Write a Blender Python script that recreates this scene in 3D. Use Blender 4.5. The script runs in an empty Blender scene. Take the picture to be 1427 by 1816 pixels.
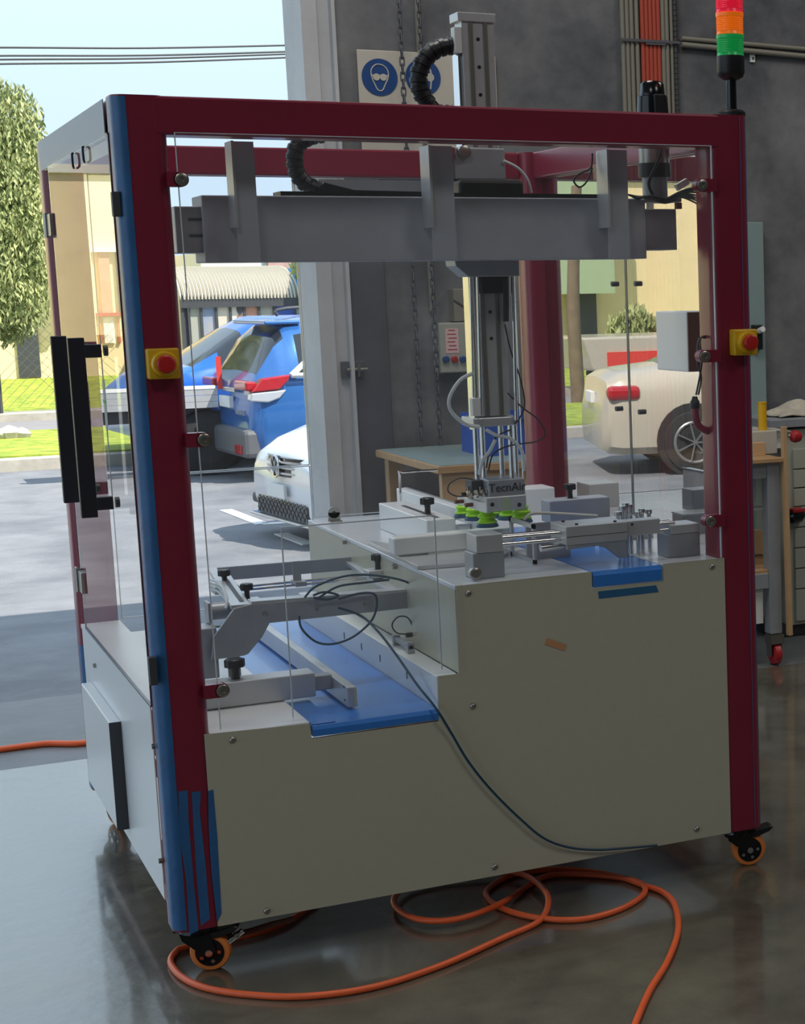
import bpy, bmesh, math, random
from mathutils import Vector, Matrix
random.seed(4)
sc = bpy.context.scene
COL = sc.collection
PI = math.pi
# ------------------------------------------------------------------ camera
CAM = Vector((-0.64799591, -4.48676397, 1.70836962))
CR = Vector((0.87141415, -0.49028881, -0.0159456)).normalized()
CU = Vector((0.08962764, 0.12717273, 0.98782285)).normalized()
CF = Vector((0.48229064, 0.86223198, -0.15476355)).normalized()
FPX, PX, PY = 3153.1178, 1456.330, 990.557
cd = bpy.data.cameras.new('camera'); cam = bpy.data.objects.new('camera', cd); COL.objects.link(cam)
cd.sensor_fit = 'HORIZONTAL'; cd.sensor_width = 36.0
cd.lens = FPX / 1427.0 * 36.0
cd.shift_x = (713.5 - PX) / 1427.0
cd.shift_y = (PY - 908.0) / 1427.0
cd.clip_start = 0.05; cd.clip_end = 500
M = Matrix((CR, CU, -CF)).transposed().to_4x4(); M.translation = CAM
cam.matrix_world = M
sc.camera = cam
def at(X, Y, **k):
    """point of the place seen at photo pixel (X, Y) on the plane x=, y= or z= something"""
    d = CR * ((X - PX) / FPX) + CU * ((PY - Y) / FPX) + CF
    a, v = list(k.items())[0]; a = 'xyz'.index(a)
    return CAM + d * ((v - CAM[a]) / d[a])
# ------------------------------------------------------------------ world, sun, lamps, exposure
wd = bpy.data.worlds.new('sky'); sc.world = wd; wd.use_nodes = True
nt = wd.node_tree; nt.nodes.clear()
out = nt.nodes.new('ShaderNodeOutputWorld'); bg = nt.nodes.new('ShaderNodeBackground')
tc = nt.nodes.new('ShaderNodeTexCoord'); sx = nt.nodes.new('ShaderNodeSeparateXYZ'); rp = nt.nodes.new('ShaderNodeValToRGB')
nt.links.new(tc.outputs['Generated'], sx.inputs[0]); nt.links.new(sx.outputs['Z'], rp.inputs[0])
nt.links.new(rp.outputs[0], bg.inputs[0]); nt.links.new(bg.outputs[0], out.inputs[0])
rp.color_ramp.elements[0].position = 0.0; rp.color_ramp.elements[0].color = (0.50, 0.64, 0.76, 1)
rp.color_ramp.elements[1].position = 1.0; rp.color_ramp.elements[1].color = (0.55, 0.74, 1.0, 1)
e = rp.color_ramp.elements.new(0.09); e.color = (0.50, 0.64, 0.76, 1)
e = rp.color_ramp.elements.new(0.35); e.color = (0.66, 0.84, 1.0, 1)
bg.inputs[1].default_value = 1.5
def lamp(name, kind, loc, energy, color=(1, 1, 1), aim=None, size=1, size_y=None):
    l = bpy.data.lights.new(name, kind); l.energy = energy; l.color = color
    o = bpy.data.objects.new(name, l); COL.objects.link(o); o.location = loc
    if aim is not None: o.rotation_euler = (Vector(aim)).to_track_quat('-Z', 'Y').to_euler()
    if kind == 'AREA':
        l.shape = 'RECTANGLE'; l.size = size; l.size_y = size_y or size
    return o
sun = lamp('sun', 'SUN', (0, 0, 20), 8.5, (1.0, 0.92, 0.80), (-0.42, 0.42, -0.80)); sun.data.angle = 0.009
for i, (x, y, pw) in enumerate(((-2.0, -4.5, 56), (3.5, -4.5, 64), (5.5, 0.0, 74), (0.8, 0.9, 90))):  # unseen area lights added under the ceiling as interior fill
    lamp('ceiling_fill', 'AREA', (x, y, 5.6), pw, (1.0, 0.97, 0.92), (0, 0, -1), 1.6, 1.6)
sc.view_settings.view_transform = 'Standard'; sc.view_settings.look = 'None'
sc.view_settings.exposure = 0.0; sc.view_settings.gamma = 1.0
sc.view_settings.use_curve_mapping = False
sc.cycles.transparent_max_bounces = 32
sc.cycles.max_bounces = 10
sc.cycles.glossy_bounces = 5
sc.cycles.use_denoising = True
# ------------------------------------------------------------------ materials
def lin(c):
    return tuple(((v / 255) / 12.92 if v / 255 < .04045 else ((v / 255 + .055) / 1.055) ** 2.4) for v in c) + (1,)
def bs(n):
    return n.node_tree.nodes['Principled BSDF']
def mat(name, rgb, rough=.5, metal=0.0, var=0.0, scale=8.0, bump=0.0, bscale=60.0, rvar=0.0, rgb2=None, stretch=None, spec=None, coat=0):
    m = bpy.data.materials.new(name); m.use_nodes = True
    t = m.node_tree; b = bs(m)
    b.inputs['Base Color'].default_value = lin(rgb); b.inputs['Roughness'].default_value = rough
    b.inputs['Metallic'].default_value = metal
    if spec is not None: b.inputs['Specular IOR Level'].default_value = spec
    if coat: b.inputs['Coat Weight'].default_value = coat; b.inputs['Coat Roughness'].default_value = .08
    g = t.nodes.new('ShaderNodeNewGeometry'); vec = g.outputs['Position']
    if stretch:
        mp = t.nodes.new('ShaderNodeMapping'); mp.inputs['Scale'].default_value = stretch
        t.links.new(vec, mp.inputs[0]); vec = mp.outputs[0]
    if var > 0 or rgb2:
        n = t.nodes.new('ShaderNodeTexNoise'); n.inputs['Scale'].default_value = scale
        n.inputs['Detail'].default_value = 6; n.inputs['Roughness'].default_value = .65
        t.links.new(vec, n.inputs['Vector'])
        r = t.nodes.new('ShaderNodeValToRGB'); r.color_ramp.elements[0].position = .33; r.color_ramp.elements[1].position = .68
        a = lin(rgb)
        r.color_ramp.elements[0].color = tuple(v * (1 - var) for v in a[:3]) + (1,)
        r.color_ramp.elements[1].color = lin(rgb2) if rgb2 else tuple(min(1, v * (1 + var)) for v in a[:3]) + (1,)
        t.links.new(n.outputs['Fac'], r.inputs[0]); t.links.new(r.outputs[0], b.inputs['Base Color'])
        if rvar:
            mr = t.nodes.new('ShaderNodeMapRange'); mr.inputs[3].default_value = max(0.02, rough - rvar); mr.inputs[4].default_value = rough + rvar
            t.links.new(n.outputs['Fac'], mr.inputs[0]); t.links.new(mr.outputs[0], b.inputs['Roughness'])
    if bump:
        n2 = t.nodes.new('ShaderNodeTexNoise'); n2.inputs['Scale'].default_value = bscale; n2.inputs['Detail'].default_value = 4
        t.links.new(vec, n2.inputs['Vector'])
        bp = t.nodes.new('ShaderNodeBump'); bp.inputs['Strength'].default_value = bump; bp.inputs['Distance'].default_value = .02
        t.links.new(n2.outputs['Fac'], bp.inputs['Height']); t.links.new(bp.outputs[0], b.inputs['Normal'])
    return m
def glass(name, tint, ior, rough=0.0, refl=(1, 1, 1), haze=0.0):
    m = bpy.data.materials.new(name); m.use_nodes = True; t = m.node_tree; t.nodes.clear()
    o = t.nodes.new('ShaderNodeOutputMaterial'); mx = t.nodes.new('ShaderNodeMixShader')
    tr = t.nodes.new('ShaderNodeBsdfTransparent'); gl = t.nodes.new('ShaderNodeBsdfGlossy'); fr = t.nodes.new('ShaderNodeFresnel')
    tr.inputs[0].default_value = tuple(tint) + (1,); gl.inputs[0].default_value = tuple(refl) + (1,); gl.inputs['Roughness'].default_value = rough
    fr.inputs['IOR'].default_value = ior
    # a pane is a thin box: only the face that a ray enters by reflects
    ge = t.nodes.new('ShaderNodeNewGeometry'); iv = t.nodes.new('ShaderNodeMath'); iv.operation = 'SUBTRACT'; iv.inputs[0].default_value = 1
    t.links.new(ge.outputs['Backfacing'], iv.inputs[1]); ml = t.nodes.new('ShaderNodeMath'); ml.operation = 'MULTIPLY'
    t.links.new(iv.outputs[0], ml.inputs[0]); t.links.new(fr.outputs[0], ml.inputs[1])
    t.links.new(ml.outputs[0], mx.inputs[0]); t.links.new(tr.outputs[0], mx.inputs[1]); t.links.new(gl.outputs[0], mx.inputs[2])
    last = mx
    if haze:  # pale diffuse layer imitates the veil of reflections on the glass
        df = t.nodes.new('ShaderNodeBsdfDiffuse'); df.inputs[0].default_value = (.8, .82, .85, 1)
        m2 = t.nodes.new('ShaderNodeMixShader'); m2.inputs[0].default_value = haze
        t.links.new(mx.outputs[0], m2.inputs[1]); t.links.new(df.outputs[0], m2.inputs[2]); last = m2
    t.links.new(last.outputs[0], o.inputs[0])
    return m
def emit(name, rgb, s):
    m = mat(name, rgb, .3); b = bs(m)
    b.inputs['Emission Color'].default_value = lin(rgb); b.inputs['Emission Strength'].default_value = s
    return m
K = {}
K['red'] = mat('crimson_paint', (130, 32, 56), .32, 0, .06, 5, coat=.15)
K['film'] = mat('blue_protective_film', (46, 98, 150), .38, 0, .15, 7, bump=.1, bscale=30)
K['cream'] = mat('cream_powder_coat', (184, 182, 163), .36, 0, .02, 30, bump=.05, bscale=400)
K['white'] = mat('white_powder_coat', (232, 234, 236), .3)
K['sheet'] = mat('pale_satin_sheet', (216, 220, 226), .25, 0, .05, 10, stretch=(30, 1, 1))
K['skyfilm'] = mat('sky_lit_film', (150, 164, 180), .45)  # sky light on the film is put into this paler colour
K['alu'] = mat('anodised_aluminium', (198, 200, 202), .36, .45, .05, 12)
K['alud'] = mat('dull_grey_aluminium', (160, 164, 170), .42, .3, .08, 10)
K['alup'] = mat('grey_painted_plate', (168, 172, 182), .5, 0, .06, 9)
K['chrome'] = mat('polished_steel', (215, 215, 215), .14, 1)
K['steel'] = mat('steel', (165, 162, 155), .3, .9)
K['black'] = mat('black_plastic', (22, 23, 26), .42)
K['blackg'] = mat('glossy_black', (16, 17, 20), .18)
K['handle'] = mat('anthracite_handle', (36, 38, 46), .45)
K['belt'] = mat('blue_conveyor_belt', (52, 122, 206), .3, 0, .05, 3, stretch=(40, 1, 1), coat=.3)
K['tape'] = mat('blue_tape', (40, 98, 140), .5)
K['hdpe'] = mat('translucent_white_plastic', (225, 228, 228), .4)
K['lime'] = mat('lime_silicone', (165, 226, 30), .45)
K['teal'] = mat('dark_blue_rubber', (28, 72, 104), .5)
K['tyre'] = mat('orange_polyurethane', (226, 130, 62), .45)
K['hose'] = mat('orange_hose', (240, 104, 54), .42, 0, .08, 8)
K['cable'] = mat('teal_cable', (18, 62, 84), .5)
K['yellow'] = mat('yellow_plastic', (226, 176, 30), .4)
K['estop'] = mat('emergency_red', (190, 34, 30), .4)
K['gred'] = emit('red_lens', (236, 30, 62), .35); K['gamb'] = emit('amber_lens', (250, 120, 20), .3); K['ggrn'] = emit('green_lens', (20, 170, 84), .2)
K['pane'] = glass('clear_polycarbonate', (.985, .985, .985), 1.35, haze=.022)
K['panel'] = glass('clear_door_polycarbonate', (.985, .985, .98), 1.08, haze=.015)
K['paneback'] = glass('clear_rear_sheet', (.975, .98, .985), 1.4, haze=.01)
K['mirr'] = glass('boosted_mirror_polycarbonate', (.6, .6, .6), 8.0, refl=(1, .98, .96))  # reflectance raised beyond plain sheet to brighten the mirror image
K['edge'] = mat('polished_sheet_edge', (205, 215, 222), .2, 0)
K['dedge'] = mat('dark_sheet_edge', (70, 76, 86), .3, 0)
K['wall'] = mat('stained_tilt_concrete', (100, 102, 108), .85, 0, .34, 1.6, bump=.35, bscale=9, rgb2=(136, 136, 138))
K['jamb'] = mat('painted_jamb', (190, 190, 192), .6, 0, .1, 3)
K['dsteel'] = mat('dark_steel_channel', (104, 105, 112), .5, .5, .1, 6)
K['floor'] = mat('polished_concrete_floor', (84, 80, 68), .34, 0, .34, 2.6, bump=.22, bscale=11, rvar=.16, rgb2=(114, 109, 94), spec=1.0, coat=.8)
K['thresh'] = mat('threshold_concrete', (110, 113, 116), .5, 0, .15, 3, bump=.15, bscale=12)
K['asph'] = mat('asphalt', (104, 107, 113), .75, 0, .14, 1.4, bump=.3, bscale=40, rgb2=(128, 130, 134))
K['road'] = mat('road', (128, 128, 132), .8, 0, .1, 3)
K['grass'] = mat('grass', (118, 148, 44), .9, 0, .3, 5, bump=.5, bscale=20, rgb2=(170, 180, 66))
K['kerb'] = mat('kerb_concrete', (170, 166, 155), .8, 0, .15, 6)
K['wline'] = mat('white_line_paint', (225, 225, 222), .6)
K['creamw'] = mat('cream_render', (240, 216, 172), .8, 0, .05, 2)
K['palew'] = mat('pale_cladding', (228, 224, 212), .7)
K['awn'] = mat('white_corrugated_steel', (214, 207, 190), .45, .1)
K['greenw'] = mat('pale_green_cladding', (168, 186, 150), .6)
K['cyanw'] = mat('bright_blue_wall', (16, 150, 226), .5)
K['shade'] = mat('dark_door_and_shade', (60, 64, 70), .6)  # dark door tone; on the mirrored pillar it paints the awning's shade
K['brick'] = mat('pink_brick', (196, 148, 126), .8, 0, .12, 6)
K['orange'] = mat('orange_door', (190, 112, 74), .6)
K['brown'] = mat('brown_door', (110, 70, 58), .6)
K['ceil'] = mat('ceiling_steel', (120, 120, 118), .7)
K['mill'] = mat('plywood', (186, 148, 106), .7, 0, .15, 6, stretch=(1, 12, 12))
K['wood'] = mat('pine_batten', (196, 160, 120), .7, 0, .12, 6)
K['cab'] = mat('grey_green_cabinet', (168, 170, 158), .5)
K['dgrey'] = mat('dark_grey', (64, 66, 70), .55)
K['lgreen'] = mat('pale_grey_green_board', (138, 158, 158), .5)
K['rag'] = mat('dirty_white_cloth', (196, 188, 172), .9, 0, .2, 14)
K['cred'] = mat('red_grip', (176, 34, 40), .4)
K['signw'] = mat('sign_off_white', (196, 190, 178), .5, 0, .05, 4)
K['signb'] = mat('sign_blue', (28, 70, 130), .5)
K['dtext'] = mat('dark_lettering', (36, 40, 48), .6)
K['pink'] = mat('pink_paper', (226, 190, 190), .7)
K['cgrey'] = mat('grey_conduit', (134, 130, 118), .5)
K['cord'] = mat('orange_conduit', (178, 74, 54), .5)
K['bark'] = mat('bark', (120, 104, 84), .9, 0, .2, 8)
K['leaf'] = mat('gum_leaf', (128, 146, 84), .7, 0, .35, 3, rgb2=(186, 190, 130))
K['cgl'] = mat('car_window', (38, 44, 52), .08, spec=.8)
K['blue1'] = mat('metallic_blue_car_paint', (48, 108, 178), .25, .3, coat=.8)
K['blue2'] = mat('bright_blue_car_paint', (24, 100, 206), .3, .1, coat=.6)
K['wcar'] = mat('white_car_paint', (226, 228, 232), .25, 0, coat=.8)
K['icar'] = mat('ivory_car_paint', (186, 178, 162), .3, 0, coat=.6)
K['tail'] = mat('tail_light_red', (172, 14, 28), .2, coat=.6)
K['lens'] = mat('clear_lens', (206, 210, 214), .12, .4)
K['bump'] = mat('grey_bumper_plastic', (92, 94, 98), .55)
K['tyreb'] = mat('tyre_rubber', (34, 34, 36), .8)
K['rim'] = mat('alloy_rim', (150, 150, 150), .35, .8)
K['bluep'] = mat('blue_plastic_crate', (38, 84, 170), .45)
K['clearh'] = mat('milky_air_hose', (206, 212, 216), .3)
K['tapeb'] = mat('beige_plaster', (196, 142, 100), .7)
K['redband'] = mat('red_band', (214, 60, 50), .6)
K['post'] = mat('poster_print', (222, 190, 130), .4, 0, .1, .5, rgb2=(120, 150, 190), spec=.6)
# ------------------------------------------------------------------ mesh helpers
class MB:
    def __init__(s): s.v = []; s.f = []; s.sm = []
    def add(s, vs, fs, smooth=False):
        n = len(s.v); s.v += [tuple(v) for v in vs]; s.f += [tuple(i + n for i in f) for f in fs]; s.sm += [smooth] * len(fs); return s
    def box(s, x0, x1, y0, y1, z0, z1, T=None):
        vs = [Vector(p) for p in ((x0, y0, z0), (x1, y0, z0), (x1, y1, z0), (x0, y1, z0), (x0, y0, z1), (x1, y0, z1), (x1, y1, z1), (x0, y1, z1))]
        if T: vs = [T @ v for v in vs]
        return s.add(vs, [(0, 3, 2, 1), (4, 5, 6, 7), (0, 1, 5, 4), (1, 2, 6, 5), (2, 3, 7, 6), (3, 0, 4, 7)])
    def bar(s, a, b, w, h, up=(0, 0, 1)):
        a, b = Vector(a), Vector(b); d = (b - a); L = d.length; d.normalize(); up = Vector(up)
        r = d.cross(up).normalized(); u = r.cross(d)
        T = Matrix((d, r, u)).transposed().to_4x4(); T.translation = a
        return s.box(0, L, -w / 2, w / 2, -h / 2, h / 2, T)
    def prism(s, poly, d):           # poly: 3D points of a planar outline, d: extrusion vector
        n = len(poly); d = Vector(d); a = [Vector(p) for p in poly]; b = [p + d for p in a]
        nn = Vector((0, 0, 0))
        for i in range(n): nn += a[i].cross(a[(i + 1) % n])
        flip = nn.dot(d) > 0
        fs = [tuple(range(n)), tuple(range(2 * n - 1, n - 1, -1))] + [(i, i + n, (i + 1) % n + n, (i + 1) % n) for i in range(n)]
        if flip: fs = [f[::-1] for f in fs]
        return s.add(a + b, fs)
    def cyl(s, a, b, r, n=20, r2=None, cap=True):
        a, b = Vector(a), Vector(b); d = (b - a).normalized(); r2 = r if r2 is None else r2
        t = Vector((0, 0, 1)) if abs(d.z) < .9 else Vector((1, 0, 0)); p = d.cross(t).normalized(); q = d.cross(p)
        vs = [c + (p * math.cos(2 * PI * i / n) + q * math.sin(2 * PI * i / n)) * R for c, R in ((a, r), (b, r2)) for i in range(n)]
        s.add(vs, [(i, i + n, (i + 1) % n + n, (i + 1) % n)[::-1] for i in range(n)], True)
        if cap:
            s.add(vs, [tuple(range(n))[::1], tuple(range(2 * n - 1, n - 1, -1))])
        return s
    def lathe(s, a, axis, prof, n=24):   # prof: (distance along axis, radius)
        a = Vector(a); d = Vector(axis).normalized()
        t = Vector((0, 0, 1)) if abs(d.z) < .9 else Vector((1, 0, 0)); p = d.cross(t).normalized(); q = d.cross(p)
        vs = [a + d * h + (p * math.cos(2 * PI * i / n) + q * math.sin(2 * PI * i / n)) * max(r, 1e-4) for h, r in prof for i in range(n)]
        fs = [(j * n + i, j * n + (i + 1) % n, (j + 1) * n + (i + 1) % n, (j + 1) * n + i) for j in range(len(prof) - 1) for i in range(n)]
        s.add(vs, fs, True); s.add(vs, [tuple(range(n))[::-1], tuple(range((len(prof) - 1) * n, len(prof) * n))]); return s
    def tube(s, pts, r, n=8, smooth_path=6, closed=False, rf=None):
        P = [Vector(p) for p in pts]
        if smooth_path > 1 and len(P) > 2:
            Q = []; N = len(P)
            rng = range(N if closed else N - 1)
            for i in rng:
                p0, p1, p2, p3 = (P[(i - 1) % N], P[i], P[(i + 1) % N], P[(i + 2) % N]) if closed else (P[max(i - 1, 0)], P[i], P[i + 1], P[min(i + 2, N - 1)])
                for k in range(smooth_path):
                    t = k / smooth_path
                    Q.append(.5 * ((2 * p1) + (p2 - p0) * t + (2 * p0 - 5 * p1 + 4 * p2 - p3) * t * t + (3 * p1 - p0 - 3 * p2 + p3) * t ** 3))
            if not closed: Q.append(P[-1])
            P = Q
        m = len(P); vs = []; prev = None
        for i in range(m):
            d = (P[(i + 1) % m] - P[i - 1]) if closed else (P[min(i + 1, m - 1)] - P[max(i - 1, 0)])
            d.normalize()
            if prev is None:
                t = Vector((0, 0, 1)) if abs(d.z) < .9 else Vector((1, 0, 0)); u = d.cross(t).normalized()
            else:
                u = (prev - d * prev.dot(d)).normalized()
            prev = u; w = d.cross(u); R = rf(i / (m - 1)) if rf else r
            vs += [P[i] + (u * math.cos(2 * PI * k / n) + w * math.sin(2 * PI * k / n)) * R for k in range(n)]
        fs = [(j * n + k, j * n + (k + 1) % n, ((j + 1) % m) * n + (k + 1) % n, ((j + 1) % m) * n + k) for j in range(m if closed else m - 1) for k in range(n)]
        s.add(vs, fs, True)
        if not closed: s.add(vs, [tuple(range(n))[::-1], tuple(range((m - 1) * n, m * n))])
        return s
    def build(s, name, m, parent=None, bevel=0, label=None, seg=2, kind=None):
        me = bpy.data.meshes.new(name); me.from_pydata(s.v, [], s.f)
        me.polygons.foreach_set('use_smooth', s.sm); me.materials.append(m if not isinstance(m, str) else K[m]); me.update()
        if any(s.sm): me.set_sharp_from_angle(angle=math.radians(42))
        o = bpy.data.objects.new(name, me); COL.objects.link(o)
        if bevel:
            b = o.modifiers.new('bevel', 'BEVEL'); b.width = bevel; b.segments = seg; b.limit_method = 'ANGLE'; b.angle_limit = math.radians(50)
        if parent is not None: child(o, parent)
        if label: o['label'] = label
        if kind: o['kind'] = kind
        return o
def wloc(o):
    if o is None: return Vector((0, 0, 0))
    return wloc(o.parent) + o.matrix_parent_inverse.translation + o.location
def child(o, parent):      # the child keeps its world place (all our parents are unrotated)
    o.parent = parent
    if o.data: o.matrix_parent_inverse = Matrix.Translation(-wloc(parent))
    return o
def tag(o, label, cat, group=None):
    o['label'] = label; o['category'] = cat
    if group: o['group'] = group
    return o
def thing(name, loc, label, cat, group=None):
    o = bpy.data.objects.new(name, None); COL.objects.link(o); o.location = loc; o.empty_display_size = .1
    return tag(o, label, cat, group)
def struct(o): o['kind'] = 'structure'; return o
def dup(root, off, label=None, parent=None):
    r = root.copy(); COL.objects.link(r)
    if parent is not None: r.parent = parent
    r.location = root.location + Vector(off)
    if label: r['label'] = label
    for ch in root.children:
        c = ch.copy(); COL.objects.link(c); c.parent = r
        for g in ch.children:
            d = g.copy(); COL.objects.link(d); d.parent = c
    return r
def text(name, body, size, T, m, parent, ext=.0008, align='CENTER'):
    cu = bpy.data.curves.new(name, 'FONT'); cu.body = body; cu.size = size; cu.extrude = ext; cu.align_x = align; cu.align_y = 'CENTER'
    tmp = bpy.data.objects.new(name, cu); COL.objects.link(tmp)
    dg = bpy.context.evaluated_depsgraph_get(); me = bpy.data.meshes.new_from_object(tmp.evaluated_get(dg))
    bpy.data.objects.remove(tmp); me.transform(T); me.materials.clear(); me.materials.append(K[m])
    o = bpy.data.objects.new(name, me); COL.objects.link(o)
    if parent is not None: child(o, parent)
    return o
FRONT = Matrix.Rotation(PI / 2, 4, 'X')      # text readable from -Y
def TL(x, y, z, R=FRONT): return Matrix.Translation((x, y, z)) @ R
# ------------------------------------------------------------------ setting: warehouse
XJ = 1.315; YI, YO = 3.35, 3.62; ZT = 5.2
struct(MB().box(-8, 9, -10, 2.43, -.15, 0).build('floor', 'floor'))
struct(MB().box(-8, 9, 2.44, YO, -.15, -.003).build('trim_1', 'thresh'))
wf = MB()
wf.box(XJ, 9, YI, YO, 0, ZT); wf.box(-8, 9, YI, YO, ZT, 6); wf.box(-8, -7.0, YI, YO, 0, ZT)
struct(wf.build('wall_front', 'wall'))
struct(MB().box(9, 9.2, -10, YO, 0, 6).build('wall_right', 'wall'))
wl = MB(); wl.box(-8.2, -8, -10, -7, 0, 6); wl.box(-8.2, -8, 3, YO, 0, 6); wl.box(-8.2, -8, -7, 3, 5.2, 6); struct(wl.build('wall_left', 'wall'))  # unseen wall; its wide opening is added for more daylight inside
struct(MB().box(-8, 9, -10.2, -10, 0, 6).build('wall_back', 'wall'))
struct(MB().box(-8.2, 9.2, -10.2, YO, 6, 6.2).build('ceiling', 'ceil'))
# door jamb: pale post, dark roller guide channel, weathered steel plate with a latch
struct(MB().box(XJ - .06, XJ, YI + .02, YO + .02, 0, ZT).build('trim_2', 'jamb'))
ch = MB(); ch.box(XJ - .06, XJ + .005, YI - .03, YI + .02, 0, ZT); ch.box(XJ + .005, XJ + .06, YI - .012, YI, 0, ZT); ch.box(XJ + .06, XJ + .075, YI - .06, YI, 0, ZT)
struct(ch.build('trim_3', 'jamb'))
struct(MB().box(XJ + .085, XJ + .24, YI - .02, YI, 0, 2.25).build('trim_4', 'dsteel', bevel=.004))
# recessed joint lines between the tilt-up panels
jt = MB()
for x in (5.0,): jt.box(x, x + .02, YI - .006, YI, 0, 6)
struct(jt.build('trim_5', 'dsteel'))
t = thing('door_latch', (1.46, YI - .03, 1.5), 'small steel sliding latch on the dark plate beside the doorway', 'latch')
q = at(625, 655, y=YI - .03)
MB().box(q.x - .05, q.x + .05, YI - .035, YI - .02, q.z - .035, q.z + .035).build('plate', 'dsteel', t, .002)
lb = MB(); lb.cyl((q.x - .03, YI - .05, q.z), (q.x + .06, YI - .05, q.z), .008, 10); lb.cyl((q.x + .02, YI - .05, q.z - .03), (q.x + .02, YI - .075, q.z + .02), .006, 8)
lb.build('bolt', 'steel', t)
# ------------------------------------------------------------------ outdoors ground
G = -.3
gd = MB(); gd.add([(-40, YO, -.005), (60, YO, -.005), (60, 9, G), (-40, 9, G)], [(0, 1, 2, 3)])
gd.add([(-40, 9, G), (60, 9, G), (60, 21, G), (-40, 21, G)], [(0, 1, 2, 3)])
struct(gd.build('ground_asphalt', 'asph'))
def band(name, m, y0, y1, z0, z1, h=0):
    g = MB(); g.prism([(-60, y0, G - .2), (-60, y1, G - .2), (-60, y1, z1), (-60, y0, z0)], (130, 0, 0)); return struct(g.build(name, m))
band('kerb_near', 'kerb', 17.6, 17.95, G + .13, G + .13)
band('ground_verge', 'grass', 17.95, 21.6, G + .15, G + .18)
band('road', 'road', 21.6, 26.2, G, G)
band('kerb_far', 'kerb', 26.2, 27.0, G + .12, G + .12)
band('ground_bank', 'grass', 27.0, 31.6, G + .12, .12)
band('ground_far', 'grass', 31.6, 60, .12, .12)
for nm, pts in (('painted_line', [(400, 905), (465, 930), (560, 925)]), ('painted_line', [(498, 947), (548, 966)])):
    l = MB()
    for a, b in zip(pts, pts[1:]):
        A, B = at(*a, z=G), at(*b, z=G); l.bar(A + Vector((0, 0, .004)), B + Vector((0, 0, .004)), .11, .008)
    o = l.build(nm, 'wline'); struct(o)
# ------------------------------------------------------------------ buildings
bd = thing('cream_building', (0, 32, .1), 'long cream rendered industrial building behind the grass bank', 'building')
YB = 32.0
p0 = at(0, 305, y=YB); ztop = p0.z; xr = at(300, 400, y=YB).x
MB().box(-34, xr, YB, YB + 12, -.2, ztop).build('wall', 'creamw', bd)
MB().box(-34.1, xr + .05, YB - .08, YB + .3, ztop, ztop + .16).build('parapet', 'palew', bd)
def rect(px0, py0, px1, py1, y, d, name, m, par, label=None, bev=0):
    a, b = at(px0, py0, y=y), at(px1, py1, y=y)
    return MB().box(a.x, b.x, y - d, y + .02, b.z, a.z).build(name, m, par, bev, label)
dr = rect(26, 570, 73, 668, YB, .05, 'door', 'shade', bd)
rect(104, 440, 128, 530, YB - .02, .5, 'awning', 'greenw', bd, 'pale green box awning')
x = 134
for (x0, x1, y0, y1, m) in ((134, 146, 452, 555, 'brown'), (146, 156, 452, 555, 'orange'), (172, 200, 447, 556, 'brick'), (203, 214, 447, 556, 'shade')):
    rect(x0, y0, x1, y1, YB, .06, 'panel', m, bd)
for (x0, x1, m) in ((137, 149, 'orange'), (151, 160, 'palew'), (173, 181, 'orange'), (182, 204, 'palew'), (206, 214, 'orange')):
    rect(x0, 562, x1, 608, YB, .05, 'door', m, bd)
for (x0, x1) in ((129, 134), (157, 171)):
    rect(x0, 440, x1, 640, YB, .25, 'pillar', 'creamw', bd)
rect(134, 556, 216, 560, YB, .12, 'fascia', 'cred', bd, 'thin red fascia strip')
rect(134, 440, 214, 447, YB, .12, 'lintel', 'palew', bd)
# second part seen mirrored in the side doors: awning and pillar
XM = 1.600
W, D, PW, BH, H = 1.6531, 1.5972, .1199, .0894, 2.1604
def mir(px, py, **k):        # the real point whose mirror image in the right-hand doors falls on this pixel
    p = at(px, py, **k); p.x = 2 * XM - p.x; return p
a, b = mir(992, 322, y=YB), mir(1062, 520, y=YB)
MB().box(b.x, a.x + .8, YB - .9, YB, b.z, at(992, 322, y=YB).z).build('awning', 'greenw', bd, label='pale green box awning far along the wall')
a, b = mir(1005, 520, y=YB), mir(1058, 690, y=YB)
MB().box(b.x, a.x, YB - .15, YB, -.1, a.z).build('doorway', 'shade', bd)  # pillar under the awning, its shade painted as dark colour
# shop with curved corrugated awning
YS = 27.0
sh = thing('shop_building', (6, YS, G), 'shop with a curved white corrugated awning over a row of poster windows', 'building')
a, b = at(240, 380, y=YS + 2.4), at(640, 560, y=YS + 2.4)
hi = at(320, 474, y=YS + 2.4).z
MB().box(xr + .06, b.x + 8, YS + 2.4, YS + 12, G, hi + .25).build('wall', 'palew', sh)
c = at(475, 462, y=YS + 2.3); MB().box(c.x, c.x + 5, YS + 2.3, YS + 2.6, hi - .05, hi + .5).build('fascia', 'brick', sh, label='brown brick fascia')
x0, x1 = at(318, 500, y=YS).x, at(527, 500, y=YS).x; zb, zt = at(400, 530, y=YS).z, at(400, 477, y=YS + 1.4).z
aw = MB(); n = 34; vs = []; fs = []
NR = 10
for i in range(n * 8 + 1):
    xx = x0 + (x1 - x0) * i / (n * 8); w = .05 * math.cos(2 * PI * i / 8)
    for j in range(NR + 1):
        th = (PI / 2) * j / NR
        vs.append((xx, YS + 1.4 - (1.4 + w) * math.cos(th), zb + (zt - zb + w) * math.sin(th)))
for i in range(n * 8):
    for j in range(NR):
        k = i * (NR + 1) + j; fs.append((k, k + NR + 1, k + NR + 2, k + 1))
aw.add(vs, fs, True); o = aw.build('awning', 'awn', sh, label='curved white corrugated awning'); sm = o.modifiers.new('thick', 'SOLIDIFY'); sm.thickness = .03
MB().box(x0, x1, YS - .02, YS + .06, zb - .14, zb + .0).build('gutter', 'dgrey', sh)
zs0 = G
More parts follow.
